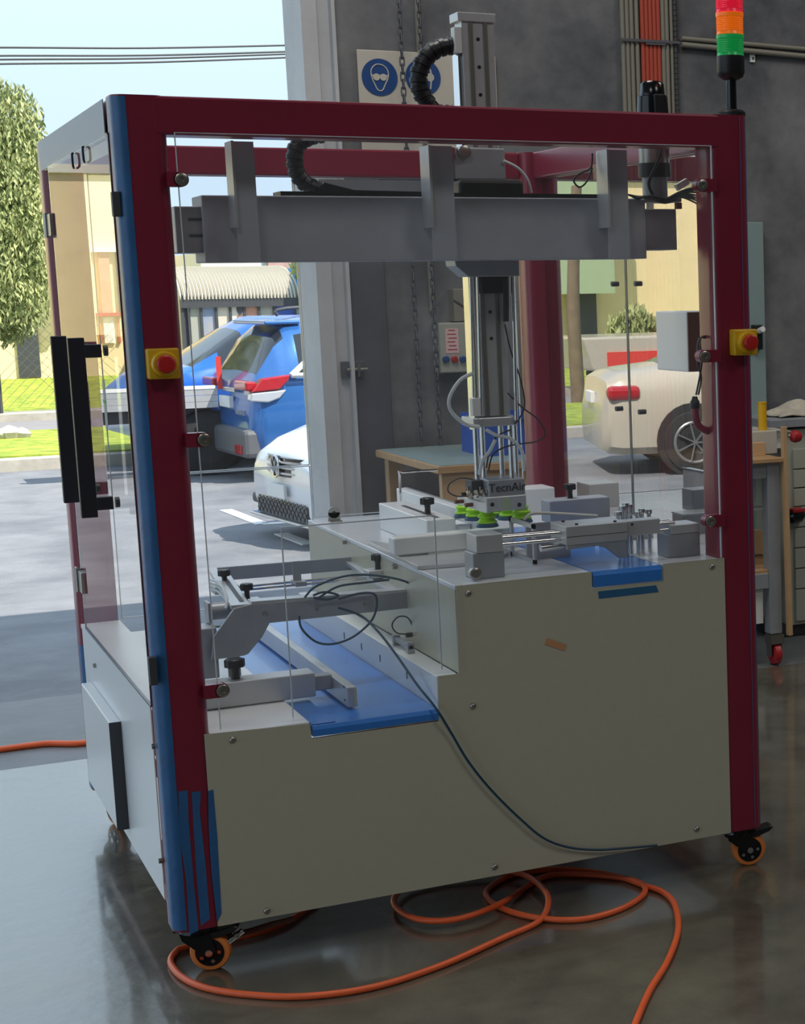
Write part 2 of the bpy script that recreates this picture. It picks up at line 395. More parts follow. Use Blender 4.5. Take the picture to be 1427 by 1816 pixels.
pn = [322, 333, 355, 382, 407, 432, 458, 485, 522]
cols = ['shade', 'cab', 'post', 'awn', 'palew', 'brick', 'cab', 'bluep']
for i in range(8):
    A, B = at(pn[i] + 1, 534, y=YS + .06), at(pn[i + 1] - 1, 534, y=YS + .06)
    MB().box(A.x, B.x, YS + .06, YS + .12, .2, A.z).build('window_pane', cols[i], sh)
for i in range(9):
    A = at(pn[i], 534, y=YS + .04); MB().box(A.x - .02, A.x + .02, YS + .02, YS + .14, G, A.z + .1).build('mullion', 'dgrey', sh)
MB().box(x0, x1, YS + .04, YS + .16, G, .2).build('plinth', 'dgrey', sh)
c = at(545, 500, y=YS + .2); d_ = at(600, 560, y=YS + .2); MB().box(x1 + .02, d_.x + 6, YS - .3, YS + 2.3, G, at(545, 474, y=YS - .3).z).build('side_wall', 'cyanw', sh, label='bright blue wall section')
# dark arm graphic on the central poster
g = MB(); q = at(423, 540, y=YS + .58)
g.prism([at(418, 538, y=YS + .055), at(432, 538, y=YS + .055), at(430, 552, y=YS + .055), at(425, 560, y=YS + .055), at(420, 552, y=YS + .055)], (0, -.02, 0)); g.build('poster_shape', 'dgrey', sh)
g = MB(); g.prism([at(421, 560, y=YS + .055), at(427, 560, y=YS + .055), at(443, 590, y=YS + .055), at(432, 594, y=YS + .055)], (0, -.02, 0)); g.build('poster_shape', 'orange', sh)
# chain-link fence (in front of the bank)
YF = 26.6
fn = thing('chain_link_fence', (0, YF, G), 'fine chain link fence running along the far footpath', 'fence')
for px in (3, -60):
    a = at(px, 742, y=YF); MB().cyl((a.x, YF, G + .1), (a.x, YF, 1.75), .035, 8).build('post', 'dgrey', fn)
w = MB(); xa, xb = at(-70, 600, y=YF).x, at(110, 600, y=YF).x; zh = 1.45
xx = xa
while xx < xb:
    w.bar((xx, YF, -.1), (xx + 1.55, YF, zh), .006, .006); w.bar((xx + 1.55, YF - .01, -.1), (xx, YF - .01, zh), .006, .006); xx += .15
w.build('mesh', 'steel', fn, kind='stuff')
# power lines
for i, (ya, yb) in enumerate(((84, 79), (99, 90), (106, 94), (114, 100))):
    a, b = at(-60, ya + .3, y=24), at(560, yb, y=24); m_ = (a + b) / 2; m_.z -= .03
    tag(MB().tube([a + (a - b) * .8, a, m_, b, b + (b - a) * .1], .016, 6, 5).build('power_line', 'dgrey'),
        ('topmost overhead wire crossing the sky, apart from the rest', 'uppermost wire of the lower bunch of three overhead wires', 'middle wire of the lower bunch of three overhead wires', 'lowest overhead wire crossing the sky')[i], 'cable', 'overhead power lines')
# trees
def tree(name, c, blobs, trunk, label, n=5200, ls=.16):
    t = thing(name, (c.x, c.y, c.z), label, 'tree', None)
    f = MB()
    for (bc, r) in blobs:
        for _ in range(int(n * r ** 1.6 / sum(q[1] ** 1.6 for q in blobs))):
            d = Vector((random.gauss(0, 1), random.gauss(0, 1), random.gauss(0, 1))).normalized() * r * random.uniform(.45, 1.03) ** .7
            p = bc + Vector((d.x, d.y, d.z * 1.1))
            a = Vector((random.gauss(0, .5), random.gauss(0, .5), -1)).normalized() * ls * random.uniform(.6, 1.3); b = a.cross(Vector((random.gauss(0, 1), random.gauss(0, 1), .2))).normalized() * ls * .3
            f.add([p - a - b * .2, p + b, p + a, p - b], [(0, 1, 2, 3)])
    f.build('foliage', 'leaf', t, kind='stuff')
    m = MB()
    for a, b, r1, r2 in trunk: m.tube([a, (a + b) / 2 + Vector((.08, 0, 0)), b], r1, 10, 4, rf=lambda u, r1=r1, r2=r2: r1 + (r2 - r1) * u)
    m.build('trunk', 'bark', t)
    return t
YT = 24.5
bl = [(at(x, y, y=YT + dy), r) for x, y, r, dy in ((5, 215, .55, 0), (-20, 260, .8, .3), (25, 270, .42, -.2), (10, 330, .62, 0), (40, 330, .3, .2), (-10, 400, .75, .3), (42, 400, .36, -.3), (15, 470, .65, 0), (50, 480, .32, 0), (-5, 540, .6, .2), (35, 540, .42, -.2), (18, 575, .25, 0), (-60, 330, 1.0, 0), (-60, 480, 1.0, 0))]
b0 = at(-45, 700, y=YT); tree('gum_tree', Vector((b0.x, YT, G)), bl, [(Vector((b0.x, YT, G)), at(-30, 420, y=YT), .2, .1), (at(-30, 450, y=YT), at(10, 300, y=YT), .09, .03)], 'tall grey-green gum tree at the left edge of the picture', 26000, .06)
YT = 21
bl = [(at(x, y, y=YT), r) for x, y, r in ((548, 470, .25), (560, 490, .22), (575, 455, .4), (552, 510, .12), (565, 525, .12), (600, 440, .6))]
b0 = at(640, 700, y=YT); tree('gum_tree', Vector((b0.x, YT, G)), bl, [(Vector((b0.x, YT, G)), at(600, 440, y=YT), .14, .07)], 'hanging gum branches beside the bright blue wall', 2200, .1)
b0 = mir(1028, 760, y=22.0)
tree('street_tree', Vector((b0.x, 22, G)), [(mir(1125, 575, y=29) , .35), (mir(1100, 585, y=29), .3), (mir(1150, 590, y=29), .3)], [(Vector((b0.x, 22, G)), mir(1022, 330, y=22), .12, .08)], 'slim pale tree trunk with low scrub mirrored in the right-hand doors', 1200, .1)
rk = thing('rock_pile', (1.0, 20.9, G), 'pale stones heaped at the foot of the fence post', 'rocks')
for i in range(7):
    a = at(-4 + i * 7, 772 + random.uniform(-6, 6), y=20.5); r = random.uniform(.08, .16); a.z = G + .17 + r * .6
    MB().lathe(a - Vector((0, 0, r * .6)), (random.uniform(-.2, .2), 0, 1), [(0, r * .8), (r * .5, r), (r * .9, r * .6), (r * 1.1, r * .1)], 7).build('stone', 'kerb', rk)
# ------------------------------------------------------------------ cars
def car(name, pos, az, st, paint, label, wheels=((-1.35, .34), (1.35, .34)), glassr=None, rearglass=None, frontglass=None):
    """st rows: x, half width, bottom z, belt z, roof z, roof half width (x forward, z up)"""
    az = math.radians(az); fw = Vector((math.sin(az), math.cos(az), 0)); lf = Vector((-fw.y, fw.x, 0))
    T = Matrix((fw, lf, Vector((0, 0, 1)))).transposed().to_4x4(); T.translation = pos
    t = thing(name, pos, label, 'car')
    S = []
    for i in range(len(st) - 1):
        for k in range(4):
            u = k / 4; u2 = u
            S.append([a + (b - a) * u2 for a, b in zip(st[i], st[i + 1])])
    S.append(list(st[-1]))
    def ring(s):
        x, hw, zb, ze, zr, rw = s
        h = [(hw * .86, zb), (hw * .97, zb + .08), (hw * 1.0, zb + (ze - zb) * .45), (hw * .985, zb + (ze - zb) * .8), (hw * .93, ze)]
        top = [(hw * .93 + (rw - hw * .93) * .25, ze + (zr - ze) * .3), (hw * .93 + (rw - hw * .93) * .8, ze + (zr - ze) * .78), (rw * .93, ze + (zr - ze) * .93), (rw * .6, zr - (zr - ze) * .01), (0, zr + .015)]
        h += top
        return [(x, y, z) for y, z in h] + [(x, -y, z) for y, z in h[::-1][1:]]
    R = [ring(s) for s in S]; n = len(R[0]); body = []; gls = []
    x_ = [s[0] for s in S]
    for i in range(len(R) - 1):
        for j in range(n - 1):
            f = (i * n + j, i * n + j + 1, (i + 1) * n + j + 1, (i + 1) * n + j)
            side = j in (4, 5) or j in (n - 6, n - 7)
            topf = 6 < j < n - 8
            xm = (x_[i] + x_[i + 1]) / 2
            isg = (side and any(a < xm < b for a, b in (glassr or []))) or (6 <= j <= n - 8 and any(a < xm < b for a, b in (rearglass or []) + (frontglass or [])))
            (gls if isg else body).append(f)
    body += [tuple(range(n))[::-1], tuple(range((len(R) - 1) * n, len(R) * n))]
    vs = [T @ Vector(p) for r in R for p in r]
    b = MB(); b.add(vs, body, True); b.build('body', paint, t)
    if gls: b = MB(); b.add(vs, gls, True); b.build('windows', 'cgl', t)
    hw = max(s[1] for s in st)
    for (wx, wr) in wheels:
        for sd in (-1, 1):
            a = MB(); a.cyl(T @ Vector((wx, sd * (hw - .12), wr + .02)), T @ Vector((wx, sd * (hw + .012), wr + .02)), wr * 1.16, 24); a.build('wheel_arch', 'tyreb', t)
            a = MB(); a.lathe(T @ Vector((wx, sd * (hw - .18), wr)), lf * sd, [(0, wr * .7), (.02, wr * .96), (.06, wr), (.17, wr), (.215, wr * .93), (.22, wr * .68)], 24); w = a.build('wheel', 'tyreb', t)
            a = MB()
            for k in range(7):
                an = 2 * PI * k / 7; a.bar(T @ Vector((wx, sd * (hw + .05), wr)), T @ Vector((wx + wr * .6 * math.cos(an), sd * (hw + .044), wr + wr * .6 * math.sin(an))), wr * .16, .016, (0, .01, 1))
            a.build('spokes', 'rim', w)
            a = MB(); a.cyl(T @ Vector((wx, sd * (hw + .02), wr)), T @ Vector((wx, sd * (hw + .040), wr)), wr * .64, 20); a.build('rim', 'dgrey', w)
            a = MB(); a.tube([T @ Vector((wx + wr * .62 * math.cos(q), sd * (hw + .04), wr + wr * .62 * math.sin(q))) for q in [2 * PI * k / 24 for k in range(24)]], wr * .05, 6, 1, True); a.build('rim_edge', 'rim', w)
    return t, T
def cbox(T, t, name, m, x0, x1, y0, y1, z0, z1, bev=.01, label=None, sides=(1,)):
    for s in sides:
        o = MB().box(x0, x1, min(y0 * s, y1 * s), max(y0 * s, y1 * s), z0, z1, T).build(name, m, t, bev, label)
    return o
# metallic blue SUV, tail towards us
c = at(408, 846, z=G); azS = 86; fw = Vector((math.sin(math.radians(azS)), math.cos(math.radians(azS)), 0)); rt = Vector((fw.y, -fw.x, 0))
pos = Vector((c.x, c.y, G)) + fw * 2.3
suv = [(-2.28, .80, .32, .62, .70, .6), (-2.22, .86, .24, .95, 1.02, .70), (-2.16, .89, .22, 1.05, 1.14, .72), (-1.95, .90, .22, 1.08, 1.50, .66), (-1.80, .905, .22, 1.08, 1.64, .62), (-1.5, .91, .22, 1.07, 1.69, .61), (-.6, .91, .22, 1.03, 1.73, .62), (.4, .91, .22, 1.0, 1.70, .61), (.75, .91, .22, 1.0, 1.6, .6), (1.35, .91, .22, 1.0, 1.1, .66), (2.0, .86, .22, .90, .95, .6), (2.3, .75, .3, .7, .75, .5)]
t, T = car('suv', pos, azS, suv, 'blue1', 'metallic blue SUV parked with its tail towards the doorway', glassr=[(-1.7, .9)], rearglass=[(-2.14, -1.84)], frontglass=[(.75, 1.35)])
lf_ = (T.to_3x3() @ Vector((0, 1, 0))).normalized()
cbox(T, t, 'spoiler', 'blue1', -2.0, -1.62, -.60, .60, 1.635, 1.675, .015)
cbox(T, t, 'rear_bumper', 'bump', -2.36, -2.05, -.85, .85, .26, .56, .05)
for sd in (-1, 1):
    ol = MB().prism([T @ Vector((x, sd * .80, z)) for x, z in ((-2.27, .95), (-2.15, 1.09), (-1.86, 1.12), (-1.88, 1.06), (-1.98, .97))], lf_ * sd * .13).build('tail_light', 'tail', t, .015)
    MB().box(-2.31, -2.2, min(sd * .42, sd * .86), max(sd * .42, sd * .86), .965, 1.06, T).build('tail_light', 'tail', t, .02)
    MB().prism([T @ Vector((x, sd * .80, z)) for x, z in ((-2.29, .86), (-2.27, .945), (-1.90, .965), (-1.98, .88), (-2.1, .84))], lf_ * sd * .125).build('reversing_light', 'lens', t, .015)
cbox(T, t, 'number_plate', 'wline', -2.31, -2.26, -.2, .2, .76, .88, .004)
cbox(T, t, 'chrome_strip', 'chrome', -2.29, -2.24, -.35, .35, .93, .975, .005)
cbox(T, t, 'reflector', 'tail', -2.38, -2.30, .55, .78, .30, .40, .01, sides=(-1, 1))
for s in (-1, 1):
    MB().tube([T @ Vector((-1.5, s * .6, 1.71)), T @ Vector((-1.4, s * .6, 1.79)), T @ Vector((-.2, s * .61, 1.81)), T @ Vector((.2, s * .6, 1.73))], .02, 8, 4).build('roof_rail', 'dgrey', t)
wb = MB()
for s in (-1,):
    wb.tube([T @ Vector(p) for p in ((-1.84, s * .9, 1.11), (-.2, s * .885, 1.09), (.9, s * .87, 1.1))], .03, 6, 4); wb.tube([T @ Vector(p) for p in ((-1.84, s * .9, 1.11), (-1.6, s * .84, 1.3), (-1.3, s * .72, 1.56), (-.6, s * .69, 1.63))], .03, 6, 4)
wb.build('window_trim', 'wline', t)
Rb = T.to_3x3().to_4x4() @ Matrix(((0, 0, -1, 0), (-1, 0, 0, 0), (0, 1, 0, 0), (0, 0, 0, 1)))
text('lettering', 'FORESTER', .075, Matrix.Translation(T @ Vector((-2.28, -.48, .72))) @ Rb, 'lens', t, .003)
# white hatch, nose towards us
c = at(523, 958, z=G); azV = -97; fw = Vector((math.sin(math.radians(azV)), math.cos(math.radians(azV)), 0))
pos = Vector((c.x, c.y, G)) - fw * 2.2
hat = [(2.28, .66, .24, .58, .62, .5), (2.22, .78, .20, .64, .70, .60), (2.05, .86, .18, .72, .80, .66), (1.8, .90, .18, .80, .89, .68), (1.2, .905, .2, .92, 1.0, .66), (.55, .905, .2, .94, 1.36, .6), (.3, .905, .2, .95, 1.45, .58), (-1.0, .905, .2, .97, 1.48, .58), (-1.9, .89, .2, 1.0, 1.2, .6), (-2.2, .8, .25, .7, .8, .5)]
hat = hat[::-1]
t, T = car('hatchback', pos, azV, hat, 'wcar', 'white hatchback parked nose towards the machine', glassr=[(-1.7, .9)], rearglass=[], frontglass=[(.4, 1.2)])
nose = lambda y, d=0: 2.30 + d - .34 * y * y - .25 * y ** 4
def nosebar(name, m, hw, z0, z1, d, th=.02):
    P = [(nose(y, d), y) for y in [hw * (i / 8 - 1) for i in range(17)]]
    poly = [T @ Vector((x, y, z0)) for x, y in P] + [T @ Vector((x - th - .05, y, z0)) for x, y in P[::-1]]
    return MB().prism(poly, (0, 0, z1 - z0)).build(name, m, t)
nosebar('grille', 'blackg', .56, .53, .68, 0)
for i in range(3): nosebar('grille_bar', 'chrome', .55, .55 + i * .045, .567 + i * .045, .018, .0)
for sd in (-1, 1): MB().prism([T @ Vector((x, sd * y, .54)) for x, y in ((2.185, .56), (2.06, .76), (1.86, .90), (1.66, .915), (1.8, .6))], (0, 0, .14)).build('headlight', 'lens', t, .015)
for sd in (-1, 1): MB().prism([T @ Vector((x, sd * y, .522)) for x, y in ((2.20, .56), (2.07, .77), (1.87, .91), (1.66, .92), (1.8, .6))], (0, 0, .016)).build('headlight_trim', 'dgrey', t)
cbox(T, t, 'number_plate', 'wline', 2.31, 2.335, -.19, .19, .36, .47, .003)
lg = MB(); lg.box(2.20, 2.292, -.58, .58, .185, .33, T); l_ = lg.build('lower_grille', 'blackg', t, .02)
hc = MB()
for j in range(4):
    for i in range(13):
        x = -.55 + i * .085 + (j % 2) * .042; hc.bar(T @ Vector((2.295, x, .20 + j * .035)), T @ Vector((2.295, x + .04, .235 + j * .035)), .006, .006); hc.bar(T @ Vector((2.295, x + .04, .20 + j * .035)), T @ Vector((2.295, x, .235 + j * .035)), .006, .006)
hc.build('honeycomb', 'bump', l_, kind='stuff')
cbox(T, t, 'lower_lip', 'lens', 2.24, 2.32, -.7, .7, .165, .185, .006)
cbox(T, t, 'fog_light', 'dgrey', 2.08, 2.25, .62, .84, .24, .33, .03, sides=(-1, 1))
e = MB(); e.tube([T @ Vector((2.325, .085 * math.cos(a), .61 + .085 * math.sin(a))) for a in [2 * PI * k / 20 for k in range(20)]], .009, 6, 1, True)
for a, b in (((-.035, .07), (0, .005)), ((0, .005), (.035, .07)), ((-.07, .03), (-.035, -.065)), ((-.035, -.065), (0, -.005)), ((0, -.005), (.035, -.065)), ((.035, -.065), (.07, .03))):
    e.bar(T @ Vector((2.325, a[0], .61 + a[1])), T @ Vector((2.325, b[0], .61 + b[1])), .012, .012)
MB().cyl(T @ Vector((2.29, 0, .61)), T @ Vector((2.318, 0, .61)), .085, 24).build('badge_disc', 'blackg', t)
e.build('badge', 'chrome', t)
# blue ute behind the SUV
c = at(330, 812, z=G); azU = -94; fw = Vector((math.sin(math.radians(azU)), math.cos(math.radians(azU)), 0))
pos = Vector((c.x, 17.4, G)) + fw * -1.6
ute = [(-2.4, .84, .4, 1.05, 1.1, .7), (-.6, .88, .35, 1.12, 1.2, .68), (-.3, .88, .35, 1.14, 1.55, .64), (.0, .88, .35, 1.14, 1.68, .62), (.9, .88, .35, 1.14, 1.68, .62), (1.15, .88, .35, 1.13, 1.55, .62), (1.75, .88, .35, 1.10, 1.16, .66), (2.2, .86, .35, 1.02, 1.08, .6), (2.45, .74, .4, .85, .9, .5)]
t, T = car('utility_truck', pos, azU, ute, 'blue2', 'bright blue pickup seen behind the grey trailer and the SUV', wheels=((-1.5, .38), (1.6, .38)), glassr=[(-.2, 1.5)], rearglass=[(-.5, -.1)], frontglass=[(1.15, 1.7)])
c = at(386, 700, y=15.6); c0_ = at(300, 700, y=15.6); zt_ = at(360, 690, y=15.6).z; zb_ = at(360, 724, y=15.6).z
tl = thing('flat_trailer', (c.x, 15.6, G), 'grey slatted flat trailer between the pickup and the SUV', 'trailer')
for k in range(3): MB().box(c0_.x - 1.0, c.x, 15.6, 15.63, zb_ + (zt_ - zb_) * k / 3 + .004, zb_ + (zt_ - zb_) * (k + 1) / 3).build('side_board', 'alu', tl)
MB().box(c0_.x - 1.0, c.x, 15.63, 16.2, zb_, zb_ + .05).build('bed', 'dgrey', tl)
MB().box(c0_.x - 1.0, c.x - .1, 15.75, 16.1, zb_ - .14, zb_).build('chassis', 'dgrey', tl)
MB().box(c0_.x - .98, c.x - .02, 15.595, 15.66, zt_, zt_ + .035).build('white_rail', 'wline', tl)
wx = at(368, 790, y=15.7).x
MB().lathe((wx, 15.68, G + .36), (0, 1, 0), [(0, .22), (.02, .34), (.05, .36), (.2, .36), (.22, .2)], 22).build('wheel', 'tyreb', tl)
a_ = at(378, 632, y=15.7); b_ = at(387, 690, y=15.59); MB().box(a_.x, a_.x + .055, 15.585, 15.59, b_.z, a_.z).build('strap', 'redband', tl, label='red tie-down strap')
# ivory sedan and van mirrored in the side doors
c = mir(1062, 828, z=G); azW = -104; fw = Vector((math.sin(math.radians(azW)), math.cos(math.radians(azW)), 0)); lf = Vector((-fw.y, fw.x, 0))
pos = Vector((c.x, c.y, G)) + fw * 2.2 + lf * .25
sed = [(-2.3, .78, .28, .66, .72, .6), (-2.24, .86, .24, .95, 1.0, .7), (-2.1, .89, .22, 1.0, 1.08, .7), (-1.6, .905, .22, 1.02, 1.14, .66), (-.9, .91, .22, 1.0, 1.44, .6), (-.4, .91, .22, .98, 1.5, .6), (.5, .91, .22, .96, 1.47, .6), (1.3, .91, .22, .96, 1.04, .66), (2.0, .88, .22, .86, .9, .6), (2.3, .75, .3, .68, .72, .5)]
t, T = car('sedan', pos, azW, sed, 'icar', 'ivory sedan whose rear is mirrored in the right-hand doors', glassr=[(-1.2, 1.0)], rearglass=[(-1.6, -.9)], frontglass=[(.5, 1.3)])
cbox(T, t, 'tail_light', 'tail', -2.25, -1.9, .66, .915, .80, .95, .05, sides=(-1, 1))
cbox(T, t, 'number_plate', 'wline', -2.33, -2.28, -.2, .2, .74, .86, .004)
c = mir(1062, 640, y=24.5); vx1 = c.x; vz = mir(1100, 597, y=24.5).z
vn = thing('delivery_van', (vx1 - 2.5, 25.5, G), 'white box-bodied van with a red stripe, mirrored behind the ivory sedan', 'van')
MB().prism([(vx1 - 5.2, 24.5, G + .5), (vx1 + .1, 24.5, G + .5), (vx1 + .3, 24.5, vz), (vx1 - 5.2, 24.5, vz)], (0, 2, 0)).build('body', 'icar', vn, .04)
r0, r1 = mir(1078, 625, y=24.45), mir(1160, 650, y=24.45)
MB().box(vx1 - 4.6, r0.x, 24.46, 24.52, r1.z, r0.z).build('stripe', 'redband', vn)
for xx in (vx1 - 4.2, vx1 - .9):
    for yy in (24.5, 26.3): MB().lathe((xx, yy - .02, G + .36), (0, 1, 0), [(0, .2), (.02, .34), (.04, .36), (.2, .36), (.22, .2)], 20).build('wheel', 'tyreb', vn)
# ------------------------------------------------------------------ the machine: frame
HB = .125
fr = thing('machine_frame', (0, 0, 0), 'crimson steel machine enclosure on casters with clear doors and cream lower panels', 'machine')
def post(x, y, z0=HB, z1=H):
    r = .03; pts = []
    for cx_, cy_, a0 in ((x + PW - r, y + PW - r, 0), (x + r, y + PW - r, 90), (x + r, y + r, 180), (x + PW - r, y + r, 270)):
        for k in range(7):
            a = math.radians(a0 + k * 15); pts.append((cx_ + r * math.cos(a), cy_ + r * math.sin(a), z0))
    m = MB(); n = len(pts); vs = [Vector(p) for p in pts] + [Vector((p[0], p[1], z1)) for p in pts]
    m.add(vs, [(i, (i + 1) % n, (i + 1) % n + n, i + n) for i in range(n)], True); m.add(vs, [tuple(range(n))[::-1], tuple(range(n, 2 * n))])
    return m.build('post', 'red', fr)
PS = {}
for nm, x, y in (('fl', 0, 0), ('fr', W - PW, 0), ('bl', 0, D - PW), ('br', W - PW, D - PW)): PS[nm] = post(x, y)
def film(x, y, z0, z1, corners, parent, label, k0=0, k1=8):   # thin film wrapped round rounded post corners
    r = .03; off = .0012
    for cn, ext0, ext1 in corners:
        cx_, cy_, a0 = {'fl': (x + r, y + r, 180), 'fr': (x + PW - r, y + r, 270), 'br': (x + PW - r, y + PW - r, 0), 'bl': (x + r, y + PW - r, 90)}[cn]
        pts = []
        A0, A1 = math.radians(a0), math.radians(a0 + 90)
        t0 = Vector((-math.sin(A0), math.cos(A0), 0)); t1 = Vector((-math.sin(A1), math.cos(A1), 0))
        p = Vector((cx_ + (r + off) * math.cos(A0), cy_ + (r + off) * math.sin(A0), z0)); pts.append(p - t0 * ext0)
        for k in range(k0, k1 + 1):
            a = A0 + (A1 - A0) * k / 8; pts.append(Vector((cx_ + (r + off) * math.cos(a), cy_ + (r + off) * math.sin(a), z0)))
        pts.append(pts[-1] + t1 * ext1)
        m = MB(); n = len(pts); m.add(pts + [Vector((q.x, q.y, z1)) for q in pts], [(i, i + 1, i + 1 + n, i + n) for i in range(n - 1)], True)
        m.build('film', 'film', parent, label=label)
film(0, 0, HB + .005, H - .004, [('fl', .03, .0)], PS['fl'], 'blue protective film on the outer corner')
film(W - PW, 0, HB + .005, H - .004, [('fr', .0, .02)], PS['fr'], 'blue protective film on the outer corner', 5, 8)
film(0, D - PW, HB + .005, .60, [('fl', .03, .012)], PS['bl'], 'blue protective film on the lower part')
# ragged film strips low on the near post's front face
for (a, b, c_, d_, e_, f_) in ((322, 1402, 345, 1625, 352, 1660), (352, 1405, 372, 1500, 366, 1645), (383, 1400, 397, 1520, 396, 1625)):
    pass
def strip(pts):
    P = [at(x, y, y=-.0018) for x, y in pts]; MB().prism(P, (0, .0014, 0)).build('film', 'film', PS['fl'], label='ragged blue film strip on the front face')
strip([(316, 1404), (333, 1402), (334, 1450), (343, 1560), (352, 1650), (336, 1658), (330, 1560), (318, 1480)])
strip([(340, 1405), (356, 1403), (354, 1440), (364, 1530), (372, 1630), (356, 1642), (349, 1560), (344, 1480)])
strip([(369, 1403), (378, 1400), (385, 1480), (393, 1620), (385, 1636), (375, 1550), (370, 1470)])
def beam(a, b, w, h): return MB().bar(a, b, w, h).build('beam', 'red', fr, .006)
zc = H - BH / 2
beam((PW - .035, BH / 2, zc - .0005), (W - PW + .035, BH / 2, zc - .0005), BH + .0004, BH)
beam((PW, D - .045, zc), (W - PW, D - .045, zc), .08, BH)
beam((.045, PW, zc), (.045, D - PW, zc), .08, BH)
beam((W - .045, PW, zc), (W - .045, D - PW, zc), .08, BH)
o = MB().box(.001, .003, PW, D - PW, H - BH + .001, H - .001).build('film', 'skyfilm', fr, label='film on the left top beam with sky light in its colour'); o.location.x -= .0045
for a, b in (((.05, PW, HB + .03), (.05, D - PW, HB + .03)), ((W - .05, PW, HB + .03), (W - .05, D - PW, HB + .03)), ((PW, D - .05, HB + .03), (W - PW, D - .05, HB + .03)), ((PW, .06, HB + .03), (W - PW, .06, HB + .03))):
    beam(a, b, .06, .05)
# casters
def caster(x, y, az):
    c = bpy.data.objects.new('caster', None); COL.objects.link(c); c.parent = fr; c.location = (x, y, 0); c.rotation_euler = (0, 0, az)
    return c
def mkcaster():
    c = caster(0, 0, 0)
    f = MB(); f.box(-.045, .045, -.045, .045, .116, .124); f.lathe((0, 0, .098), (0, 0, 1), [(0, .034), (.006, .04), (.018, .038)], 24)
    for s in (-1, 1):
        f.prism([(-.036, s * .02, .104), (.036, s * .02, .104), (.052, s * .02, .056), (.038, s * .02, .040), (.022, s * .02, .042), (-.03, s * .02, .085)], (0, s * .004, 0))
    a = f.build('fork', 'blackg'); a.parent = c
    w = MB(); w.lathe((.034, -.017, .05), (0, 1, 0), [(0, .036), (.002, .047), (.006, .05), (.028, .05), (.032, .047), (.034, .036)], 32); a = w.build('wheel', 'tyre'); a.parent = c
    w = MB(); w.cyl((.034, -.0185, .05), (.034, .0185, .05), .036, 28); a = w.build('hub', 'blackg'); a.parent = c
    w = MB(); w.cyl((.034, -.027, .05), (.034, .027, .05), .009, 12)
    for k in range(5):
        aa = 2 * PI * k / 5; w.cyl((.034 + .024 * math.cos(aa), -.0205, .05 + .024 * math.sin(aa)), (.034 + .024 * math.cos(aa), .0205, .05 + .024 * math.sin(aa)), .005, 8)
    a = w.build('bolts', 'chrome'); a.parent = c
    w = MB(); w.prism([(.02, -.022, .104), (.055, -.022, .108), (.10, -.022, .118), (.108, -.022, .112), (.095, -.022, .100), (.06, -.022, .088), (.03, -.022, .085)], (0, .044, 0)); a = w.build('brake_pedal', 'black'); a.parent = c
    m = a.modifiers.new('b', 'BEVEL'); m.width = .003
    return c
c0 = mkcaster(); c0.location = (.06, .06, 0); c0.rotation_euler = (0, 0, math.radians(-22))
for (x, y, az) in ((W - .06, .06, -12), (.06, D - .06, -70), (W - .06, D - .06, 40)):
    c = c0.copy(); COL.objects.link(c); c.location = (x, y, 0); c.rotation_euler = (0, 0, math.radians(az))
    for ch_ in c0.children: g = ch_.copy(); COL.objects.link(g); g.parent = c
# cladding: stepped front panel
YP = -.001
P = [(PW - .016, .125), (W - PW + .012, .125), (W - PW + .012, .934), (1.355, .934), (1.355, .884), (1.142, .884), (1.142, .932), (.761, .930), (.757, .695), (.700, .695), (.697, .574), (.365, .574), (.362, .614), (PW - .016, .622)]
MB().prism([(x, YP, z) for x, z in P], (0, .003, 0)).build('front_panel', 'cream', fr)
scr = MB()
for px, py in ((412, 1312), (838, 1252), (830, 1052), (1262, 1005), (1235, 1470), (877, 1537), (473, 1615)):
    q = at(px, py, y=YP); MB().lathe(q, (0, -1, 0), [(0, .0085), (.003, .0082), (.006, .005), (.0065, .002)], 12).build('screw', 'steel', fr)
q = at(985, 1143, y=YP - .001); T_ = Matrix.Translation(q) @ Matrix.Rotation(math.radians(24), 4, 'Y')
MB().box(-.03, .03, -.001, .0, -.009, .009, T_).build('sticking_plaster', 'tapeb', fr, .0)
P = [at(x, y, y=YP - .001) for x, y in ((1060, 1049), (1163, 1038), (1168, 1050), (1062, 1062))]; MB().prism(P, (0, .001, 0)).build('tape', 'tape', fr, label='strip of blue tape below the upper belt')
# left panel + switch cover
MB().box(-.003, 0, .10, 1.39, .185, .685).build('side_panel', 'white', fr)
MB().box(-.034, -.003, .66, 1.245, .222, .53).build('access_cover', 'white', fr, .003, 'raised white access cover')
MB().box(-.035, -.003, .655, .66, .222, .53).build('shaded_cover_end', 'dgrey', fr)  # dark colour stands for shade on the white cover's front end
for px, py in ((170, 1180), (275, 1323), (287, 1526), (207, 1366)):
    q = at(px, py, x=-.003); MB().cyl(q, q + Vector((-.008, 0, 0)), .007, 10).build('screw', 'steel', fr)
MB().box(W, W + .003, .10, D - .1, .185, .93).build('side_panel', 'white', fr)
MB().box(.1, W - .1, D, D + .003, .185, .60).build('rear_panel', 'cream', fr)
# decks
MB().prism([(PW, .003, .60), (.362, .003, .60), (.362, D - .05, .60), (PW, D - .05, .60)], (0, 0, .018)).build('lower_deck', 'white', fr, .002)
MB().box(.004, PW, PW, D - PW, .66, .672).build('lower_deck', 'white', fr)
MB().box(.758, .764, .003, D, .695, .918).build('step_panel', 'cream', fr)
ud = MB(); z0, z1 = .918, .931
ud.box(.758, 1.142, .003, D, z0, z1); ud.box(1.355, W - .005, PW, D, z0, z1); ud.box(1.355, W - PW + .01, .003, PW, z0, z1); ud.box(1.142, 1.355, 1.0, D, z0, z1)
ud.build('upper_deck', 'sheet', fr, .002)
for px, py in ((613, 960), (703, 1004)):
    q = at(px, py, x=.758); MB().cyl(q, q + Vector((-.012, 0, 0)), .009, 10).build('screw', 'steel', fr)
